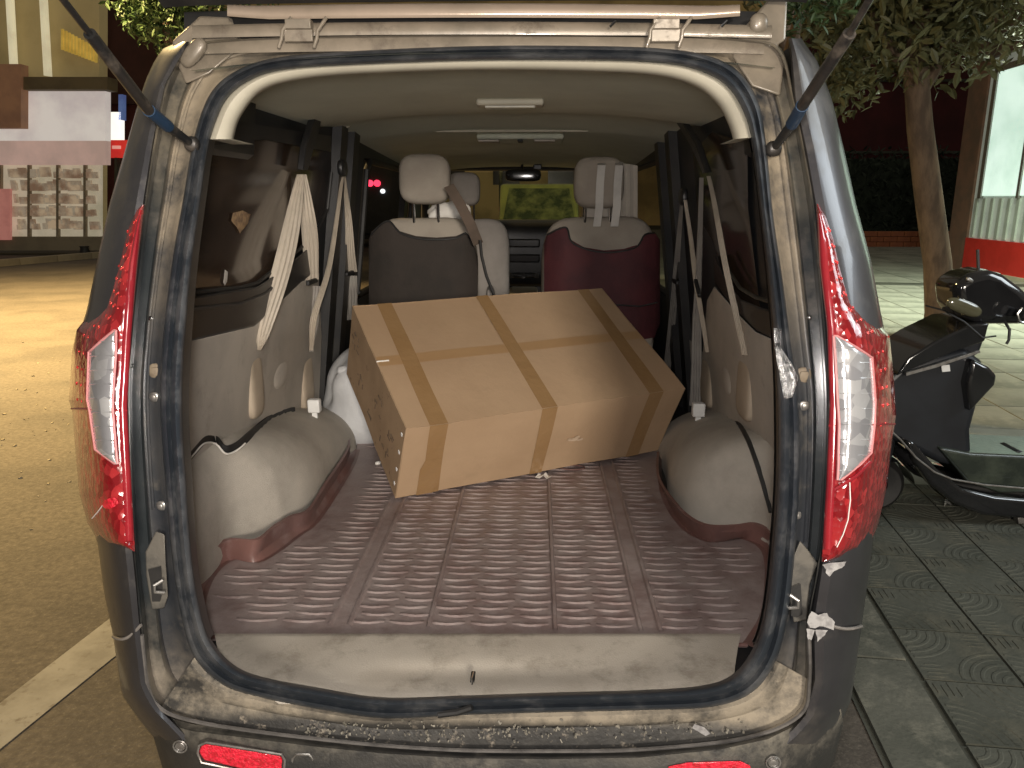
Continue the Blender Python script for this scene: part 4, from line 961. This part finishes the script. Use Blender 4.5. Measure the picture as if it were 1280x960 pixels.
slabp('underbody', [(1150, 590), (1330, 612), (1330, 660), (1260, 655), (1248, 640), (1180, 622)], -.10, .12, 'rubber', bev=.02)
slabp('stand_bracket', [(1247, 630), (1330, 632), (1330, 648), (1250, 645)], -.16, -.12, 'bolt', bev=.004)
tr_ = slabp('black_toolbox', [(1256, 558), (1262, 556), (1300, 575), (1300, 590), (1262, 588)], -.08, .05, 'satin', bev=.006)
m = MB(); m.tube([SC(x, y, -.10) for x, y in ((1262, 572), (1240, 568), (1225, 578), (1226, 590), (1245, 595), (1290, 594))], .0035, 6); m.tube([SC(x, y, .1) for x, y in ((1200, 552), (1230, 553), (1258, 556))], .006, 6); m.build('loose_cable', 'rubber', sct)
# wheel and fork
wc = SC(1092, 603, .02); r_ = wc.z-.005
m = MB(); pts = [(r_-.09, -.045), (r_-.03, -.055), (r_-.005, -.03), (r_, 0), (r_-.005, .03), (r_-.03, .055), (r_-.09, .045)]
m.grid([[Vector((wc.x+a*math.cos(t), wc.y+b, wc.z+a*math.sin(t))) for a, b in pts] for t in [2*math.pi*i/40 for i in range(41)]])
fw = m.build('front_wheel', 'rubber', sct); MB().sq(wc, (r_-.08, .03, r_-.08), 2.6, 14).build('rim', 'bolt', fw)
m = MB(); m.tube([wc+Vector((0, -.07, 0)), SC(1130, 480, -.06)], .02, 10); m.tube([wc+Vector((0, .07, 0)), SC(1130, 480, .08)], .02, 10); m.build('fork', 'satin', sct)
m = MB(); m.grid([[Vector((wc.x+(r_+.025)*math.cos(t), wc.y+b, wc.z+(r_+.025-abs(b)*.3)*math.sin(t))) for b in (-.075, -.04, 0, .04, .075)] for t in [.15+2.4*i/14 for i in range(15)]]); m.build('mudguard', 'gloss', sct)
m = MB(); wc2 = Vector((wc.x+1.25, wc.y, wc.z)); m.grid([[Vector((wc2.x+a*math.cos(t), wc2.y+b, wc2.z+a*math.sin(t))) for a, b in pts] for t in [2*math.pi*i/40 for i in range(41)]]); m.build('rear_wheel', 'rubber', sct)
sb = MB(); sb.sq((wc2.x-.10, wc2.y, .58), (.42, .14, .16), 3, 14); sb.build('seat_body', 'gloss', sct)
MB().sq((wc2.x-.08, wc2.y, .78), (.40, .13, .06), 3, 14).build('saddle', 'satin', sct)
# a white chip of litter under the scooter
o = poly([(1181, 624), (1184, 620), (1187, 627), (1190, 632), (1184, 629), (1180, 633)], lambda x, y, o_: PZ(x, y, .02-o_), 0, .002).build('litter_scrap', 'paper'); tag(o, 'small pale scrap lying on the paving beneath the scooter footboard', 'litter')

# ------------------------------------------------------------------ TREES
def leafcrown(name, clumps, n, ls, mat, par, seed, flat=.5):
    rn = random.Random(seed); m = MB()
    tot = sum(c[1]**2 for c in clumps)
    for (c, r) in clumps:
        for k in range(int(n*r*r/tot)):
            d = Vector((rn.gauss(0, 1), rn.gauss(0, 1), rn.gauss(0, 1))).normalized()*r*rn.random()**.45; p = Vector(c)+d
            a = Euler((rn.uniform(-1.2, 1.2), rn.uniform(-1.2, 1.2), rn.uniform(0, 6.3))).to_matrix(); s = ls*rn.uniform(.6, 1.3)
            m.add([p+a @ Vector(v) for v in ((-s, 0, 0), (-.3*s, .34*s, .05*s), (.4*s, .3*s, .03*s), (s, 0, -.12*s), (.4*s, -.3*s, .03*s), (-.3*s, -.34*s, .05*s))], [(0, 1, 2, 3), (0, 3, 4, 5)])
    return m.build(name, mat, par, smooth=False)
def trunk(pts, rs, par, limbs=()):
    m = MB(); m.tube(pts, rs, 12)
    for l, r in limbs: m.tube(l, r, 7)
    return m.build('trunk', 'bark', par)
# pavement tree behind the scooter
b = PZ(1174, 418, 0); t1 = thing('pavement_tree', 'slim pavement tree standing behind the scooter, its crown above the shopfront', 'tree', b)
def TP(x, y): return PY(x, y, b.y)
trunk([TP(1174, 420), TP(1174, 390), TP(1172, 330), TP(1160, 240), TP(1150, 160), TP(1145, 90), TP(1150, 0)], [.19, .15, .145, .14, .13, .12, .10], t1,
      [([TP(1148, 120), TP(1200, 40), TP(1260, -40)], [.07, .05, .03]), ([TP(1146, 110), TP(1100, 40), TP(1070, -30)], [.06, .045, .03])])
leafcrown('crown', [(TP(1085, 30)+Vector((0, .5, 0)), .75), (TP(1130, 0), .9), (TP(1185, 20), .8), (TP(1100, 80)+Vector((0, 1, 0)), .5), (TP(1150, -70), 1.3), (TP(1250, -60), 1.2), (TP(1040, -60), 1.0)], 9000, .075, 'leaf2', t1, 4)
# roadside tree whose low twig hangs over the right corner of the van
t2 = thing('roadside_tree', 'leafy roadside tree hidden by the van, one twig hanging over its right rear corner', 'tree', (1.75, 5.4, 0))
trunk([(1.75, 5.4, 0), (1.75, 5.4, 1.5), (1.72, 5.3, 2.4), (1.6, 5.2, 3.4)], [.11, .10, .09, .08], t2, [([(1.72, 5.3, 2.3), PY(1010, -20, 4.4), PY(1035, 10, 3.9)], [.04, .025, .008])])
leafcrown('crown', [(PY(1000, -6, 3.9), .13), (PY(1020, 0, 3.9), .11), (PY(1038, 6, 3.8), .09), (PY(1052, -4, 3.85), .09), (PY(1028, 22, 3.75), .05), (PY(990, 12, 4.3), .15), (PY(985, 30, 4.5), .10), (PY(1010, -50, 4.2), .35)], 620, .032, 'leaf', t2, 5)
leafcrown('upper_crown', [((1.6, 5.2, 3.7), .9), ((1.2, 5.4, 4.2), .9), ((2.3, 5.0, 4.3), .7)], 3000, .05, 'leaf', t2, 6)
# tree on the far side of the road, seen over the left corner
t3 = thing('far_roadside_tree', 'dark leafy tree beyond the left rear corner of the van roof', 'tree', (-5.0, 11.5, 0))
trunk([(-5.0, 11.5, 0), (-5.0, 11.5, 2.4), (-5.1, 11.5, 4.2)], [.16, .14, .1], t3)
leafcrown('crown', [(PY(205, 10, 11.5), .62), (PY(225, 40, 11.6), .45), (PY(190, -30, 11.5), .8), (PY(260, -30, 11.5), 1.0), (PY(180, 20, 11.4), .35)], 5200, .06, 'leaf', t3, 8)
# hedge
hg = MB().grid([[Vector((lerp(8, 17, i/20), 27+.3*noise.noise(Vector((i*.7, j, 0))), 2.7*j/5+.15*noise.noise(Vector((i*.9, j*2, 3))))) for i in range(21)] for j in range(6)])
h_ = thing('hedge', 'tall dark hedge behind the orange brick planter on the right', 'hedge', (12, 27.5, 0))
MB().box((12.5, 27.6, 1.4), (9, 1, 2.8)).build('hedge_core', 'hedge', h_, smooth=False)
leafcrown('leaves', [((8.3+.9*i, 27.2, z), .9) for i in range(10) for z in (.6, 1.5, 2.4)], 5200, .12, 'hedge', h_, 9)
# ------------------------------------------------------------------ RIGHT: planter, shops
pl = thing('brick_planter', 'low orange brick planter edge at the far side of the paved square', 'planter', (11.5, 25, 0))
a = PZ(1060, 300, 0); brm = None
bmat = pm('brickorange', (.42, .15, .06), (.30, .10, .05), 1.5, .85, 0, .4, 20)
for row in range(3):
    for k in range(22):
        x = 9.0+.42*k+(.21 if row % 2 else 0)
        if brm is None: brm = MB().box((0, 0, 0), (.40, .22, .15)).build('brick', bmat, pl, smooth=False, local=True); o = brm
        else: o = bpy.data.objects.new('brick', brm.data); sc.collection.objects.link(o); o.parent = pl
        o.location = Vector((x, 24.9+random.uniform(-.01, .01), .08+.165*row))-Vector((11.5, 25, 0))
MB().box((13.5, 25.05, .24), (9.4, .12, .46)).build('mortar', 'groundmix', pl, smooth=False)
rb = thing('dark_red_building', 'dark red walled building behind the hedge on the right', 'building', (14, 36, 0))
MB().box((16, 37, 4.5), (15, 2, 9)).build('wall', pm('darkredwall', (.085, .012, .014), (.055, .008, .010), .6, .8, 0, .4, 5), rb, smooth=False)
MB().box((16, 35.9, 3.5), (15.2, .12, .10)).build('ledge', 'groundmix', rb, smooth=False)
MB().box((16, 35.9, 6.5), (15.2, .12, .10)).build('ledge', 'groundmix', rb, smooth=False)
# shop with a pale ribbed wall over a red plinth and a big lit window
shp = thing('lit_shop', 'shop on the right with pale ribbed wall, red base and bright mint lit window', 'shop', (9.6, 15.5, 0))
A = PZ(1205, 339, 0); Bq = PZ(1330, 362, 0); dv = (Bq-A).normalized(); A = A; L0 = (Bq-A).length+2; nn = Vector((dv.y, -dv.x, 0))
if nn.dot(CAM-A) < 0: nn = -nn
def SH(s, z, o=0): return A+dv*s+nn*o+Vector((0, 0, z))
def shq(name, s0, s1, z0, z1, o, th, mat, **k):
    m = MB(); m.prism([SH(s0, z0, o), SH(s1, z0, o), SH(s1, z1, o), SH(s0, z1, o)], -nn*th); return m.build(name, mat, shp, smooth=False, **k)
shq('red_plinth', 0, L0, 0, .70, .06, .3, pm('redplinth', (.68, .035, .025), (.60, .03, .02), 3, .45, 0, .1, 20))
shq('plinth_foot', 0, L0, 0, .08, .09, .1, pm('plinthfoot', (.55, .5, .36), (.45, .4, .3), 3, .6))
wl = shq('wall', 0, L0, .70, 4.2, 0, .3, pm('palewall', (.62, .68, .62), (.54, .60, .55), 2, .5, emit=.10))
for k in range(int(L0/.30)):
    o = MB().prism([SH(.1+.30*k, .72, .0), SH(.2+.30*k, .72, .0), SH(.2+.30*k, 1.5, .0), SH(.1+.30*k, 1.5, .0)], nn*.03).build('wall_rib', pm('palerib', (.5, .56, .5), None, 2, .5) if k == 0 else bpy.data.materials['palerib'], wl, smooth=False)
shq('lit_window', .35, L0, 1.55, 3.9, .03, .02, pm('mintglow', (.68, .86, .76), (.50, .68, .58), .8, .4, emit=.75))
shq('window_frame', .22, .35, 1.5, 4.0, .06, .06, 'bolt'); shq('window_frame', .22, L0, 3.9, 4.02, .06, .06, 'bolt')
shq('window_frame', 1.6, 1.68, 1.5, 3.9, .06, .06, 'bolt')
shq('brick_pier', -.75, 0, 0, 5.2, .05, .5, pm('brownpier', (.22, .12, .08), (.16, .10, .07), 3, .8, 0, .3, 30))
shq('fascia', -.75, L0, 4.2, 5.4, .12, .3, pm('fascia', (.12, .07, .05), (.08, .05, .04), 2, .6))
# ------------------------------------------------------------------ LEFT: shopfront across the road
ls = thing('corner_shop', 'cream shopfront across the road on the left with white sign and rolled awning', 'shop', (-15, 20, 0))
def LQ(x0_, y0_, x1_, y1_, Y_, th, name, mat, par=ls):
    p = [PY(x0_, y1_, Y_), PY(x1_, y1_, Y_), PY(x1_, y0_, Y_), PY(x0_, y0_, Y_)]
    return MB().prism(p, (0, th, 0)).build(name, mat, par, smooth=False)
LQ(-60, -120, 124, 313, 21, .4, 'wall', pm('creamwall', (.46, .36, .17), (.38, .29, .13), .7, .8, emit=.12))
LQ(-60, 112, 132, 176, 20.6, .25, 'signboard', pm('whitesign', (.60, .55, .50), (.48, .42, .40), .6, .5, emit=.62))
LQ(-60, 96, 134, 112, 20.3, .5, 'awning_box', pm('awningbox', (.20, .16, .09), (.13, .10, .06), 1, .7))
LQ(-60, 176, 132, 206, 20.6, .25, 'pink_banner', pm('pinkbanner', (.56, .38, .32), (.46, .32, .27), 1, .6, emit=.45))
LQ(-60, 206, 126, 296, 20.8, .1, 'shop_window', pm('creamglass', (.50, .43, .32), (.38, .34, .24), 1.1, .3, emit=.45))
LQ(-60, 236, 12, 300, 20.5, .1, 'pink_poster', pm('pinkposter', (.55, .22, .18), (.45, .17, .14), 2, .5, emit=.35))
m = MB(); gr = random.Random(5)
for k in range(150):
    q = PY(gr.uniform(14, 122), gr.choice((222, 238, 254, 270, 286))+gr.uniform(-1, 1), 20.78); hh = gr.uniform(.10, .28)
    m.box(q+Vector((0, -.02, hh/2)), (gr.uniform(.08, .3), .1, hh))
m.build('shelf_goods', pm('goods', (.50, .42, .31), (.30, .20, .13), 2.3, .6, emit=.25, lo=.40, hi=.60), ls, smooth=False, kind='stuff')
for x in (-2, 34, 70, 104): LQ(x, 206, x+3, 300, 20.7, .12, 'window_post', pm('brownpost', (.32, .27, .19), (.26, .21, .15), 3, .6))
LQ(-60, 296, 128, 313, 20.6, .3, 'step', pm('stepstone', (.30, .25, .17), (.24, .2, .14), 2, .8))
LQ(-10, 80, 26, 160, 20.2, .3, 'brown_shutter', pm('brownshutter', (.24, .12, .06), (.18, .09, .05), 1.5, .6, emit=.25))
for x in (13, 55):
    p0, p1 = PY(x-4, -60, 20.7), PY(x+5, 95, 20.7); MB().tube([p0, p1], .10, 10).build('white_pipe', pm('pipeglow', (.75, .68, .45), (.65, .58, .38), 2, .4, emit=.5), ls)  # pipes are no lamps: their lit look is put in as emission
for i in range(11):
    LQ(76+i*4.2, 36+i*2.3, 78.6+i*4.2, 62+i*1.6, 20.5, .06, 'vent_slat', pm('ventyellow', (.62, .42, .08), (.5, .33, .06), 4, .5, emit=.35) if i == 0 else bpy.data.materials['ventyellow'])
rw = thing('red_wall_house', 'dark red walled house between the cream shopfront and the van', 'building', (-12.5, 24, 0))
LQ(118, -120, 240, 312, 25, .5, 'wall', pm('redhouse', (.10, .018, .014), (.07, .012, .010), .8, .8, 0, .3, 5), rw)
LQ(110, -120, 200, 130, 24.8, .15, 'upper_wall', pm('brownhouse', (.085, .030, .022), (.05, .02, .016), .8, .8), rw)
sg = thing('lit_sign', 'small white and red lit sign beside the left flank of the van', 'sign', (-11.6, 22, 0))
def sq_(x0_, y0_, x1_, y1_, nm, mat, Y_=22): return LQ(x0_, y0_, x1_, y1_, Y_, .2, nm, mat, sg)
sq_(138, 140, 151, 175, 'white_panel', pm('signwhite', (.85, .82, .75), (.8, .77, .7), 2, .4, emit=1.0)); sq_(132, 175, 158, 197, 'red_panel', pm('signred', (.55, .03, .02), (.45, .02, .02), 2, .4, emit=.6))
sq_(140, 182, 150, 186, 'pink_stripe', pm('signstripe', (.75, .35, .30), (.7, .3, .25), 2, .4, emit=.6), 21.95)
sq_(143, 197, 146, 314, 'post', 'groundmix'); sq_(148, 118, 153, 150, 'blue_lamp', pm('bluelamp', (.10, .16, .35), (.08, .12, .3), 2, .4, emit=.4))
# white van-side skirting object at the foot of the road and a kerb
kb = thing('road_kerb', 'low pale kerb along the far side of the yellow lit road', 'kerb', (-16, 16.5, 0))
p0, p1 = PZ(-60, 338, 0), PZ(170, 318, 0); dd = (p1-p0).normalized()
n_ = int((p1-p0).length/1.0); km = MB().box((0, 0, .07), (.98, .25, .15)).build('kerb_stone', pm('kerbstone', (.32, .27, .18), (.25, .21, .14), 3, .8), kb, smooth=False, local=True, bevel=.02)
for k in range(n_+1):
    o = km if k == 0 else bpy.data.objects.new('kerb_stone', km.data)
    if k: sc.collection.objects.link(o); o.parent = kb
    o.location = p0+dd*k-kb.location; o.rotation_euler = (0, 0, math.atan2(dd.y, dd.x))
bl = thing('road_bollard', 'small black road bollard by the kerb left of the van', 'bollard', PZ(107, 322, 0))
c = PZ(107, 322, 0); MB().tube([c, c+Vector((0, 0, .25)), c+Vector((0, 0, .3))], [.16, .10, .12], 10).build('bollard_post', 'rubber', bl)
# ------------------------------------------------------------------ AHEAD OF THE VAN, seen through its glass
cr = thing('green_car', 'yellow green car facing the van, seen through its windscreen', 'car', (.15, 13, 0))
gc = pm('greenpaint', (.20, .21, .05), (.14, .15, .04), 2, .25, .2, 0, 1, .6)
def carpart(name, prof, hw, mat, y0_=13, par=cr, x0_=.17):   # prof: (y, z) outline, facing the camera at low y
    m = MB(); m.prism([Vector((x0_-hw, y0_+a, z)) for a, z in prof], (2*hw, 0, 0)); return m.build(name, mat, par, bevel=.06, seg=3)
carpart('body', [(0, .35), (0, .75), (.1, .85), (1.2, 1.0), (3.6, 1.05), (4.2, 1.0), (4.3, .4)], .85, gc)
carpart('cabin', [(.8, .98), (1.5, 1.76), (3.4, 1.80), (3.9, 1.03)], .72, gc)
m = MB(); m.add([(-.48, 13.82, 1.06), (.82, 13.82, 1.06), (.72, 14.38, 1.68), (-.38, 14.38, 1.68)], [(0, 1, 2, 3)]); m.build('windscreen', pm('greenglass', (.02, .028, .010), (.09, .10, .035), 3.5, .06), cr, smooth=False)
for x in (-.5, .84):
    MB().sq((x, 13.02, .68), (.15, .05, .08), 3, 10).build('headlight', 'clear', cr)
    for y in (13.8, 16.4): MB().tube([(x-.12, y, .32), (x+.12, y, .32)], .31, 20).build('wheel', 'rubber', cr)
tk = thing('box_truck', 'dark box truck with two red tail lamps seen through the left door window', 'truck', (-7.2, 24, 0))
p = PY(466, 229, 24)
MB().box((p.x, 25.6, 1.55), (2.2, 3, 2.3)).build('cargo_box', 'darkwall', tk, bevel=.04); MB().box((p.x, 26, .4), (1.8, 3.6, .3)).build('chassis', 'rubber', tk)
rl = pm('redlamp', (1, .05, .12), (1, .04, .1), 3, .3, emit=4)
for x in (462, 471): q = PY(x, 229, 24); MB().tube([q, q+Vector((0, .1, 0))], .10, 14).build('tail_lamp', rl, tk, label='lit red tail lamp')
q = PY(478, 239, 24); MB().tube([q, q+Vector((0, .1, 0))], .07, 12).build('work_lamp', pm('whitelamp', (.8, .9, 1), (.8, .9, 1), 3, .3, emit=3), tk)
for x in (-.8, .8): MB().tube([(p.x+x-.12, 25.2, .42), (p.x+x+.12, 25.2, .42)], .42, 20).build('wheel', 'rubber', tk)
fb = thing('street_end_building', 'dim yellow brown building closing the street ahead of the van', 'building', (0, 44, 0))
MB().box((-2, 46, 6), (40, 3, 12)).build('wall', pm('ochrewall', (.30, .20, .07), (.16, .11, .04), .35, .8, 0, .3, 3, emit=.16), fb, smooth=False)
for k in range(9):
    x = -14+3.1*k; o = MB().box((x, 44.45, 3.2), (1.5, .12, 1.9)).build('window', pm('farwindow', (.06, .05, .03), (.04, .03, .02), 1, .2) if k == 0 else bpy.data.materials['farwindow'], fb, smooth=False)
lpst = thing('street_lamp', 'lit street lamp on a pole ahead of the van, seen through its windscreen', 'street lamp', (-1.1, 30, 0))
q = PY(626, 262, 30); 
MB().tube([(q.x, 30, 0), (q.x, 30, 4.6)], .07, 10).build('pole', 'groundmix', lpst)
MB().sq((q.x, 29.8, 2.9), (.22, .22, .14), 2.3, 10).build('lamp_head', pm('lampwarm', (1, .75, .3), (1, .7, .3), 3, .3, emit=6), lpst)
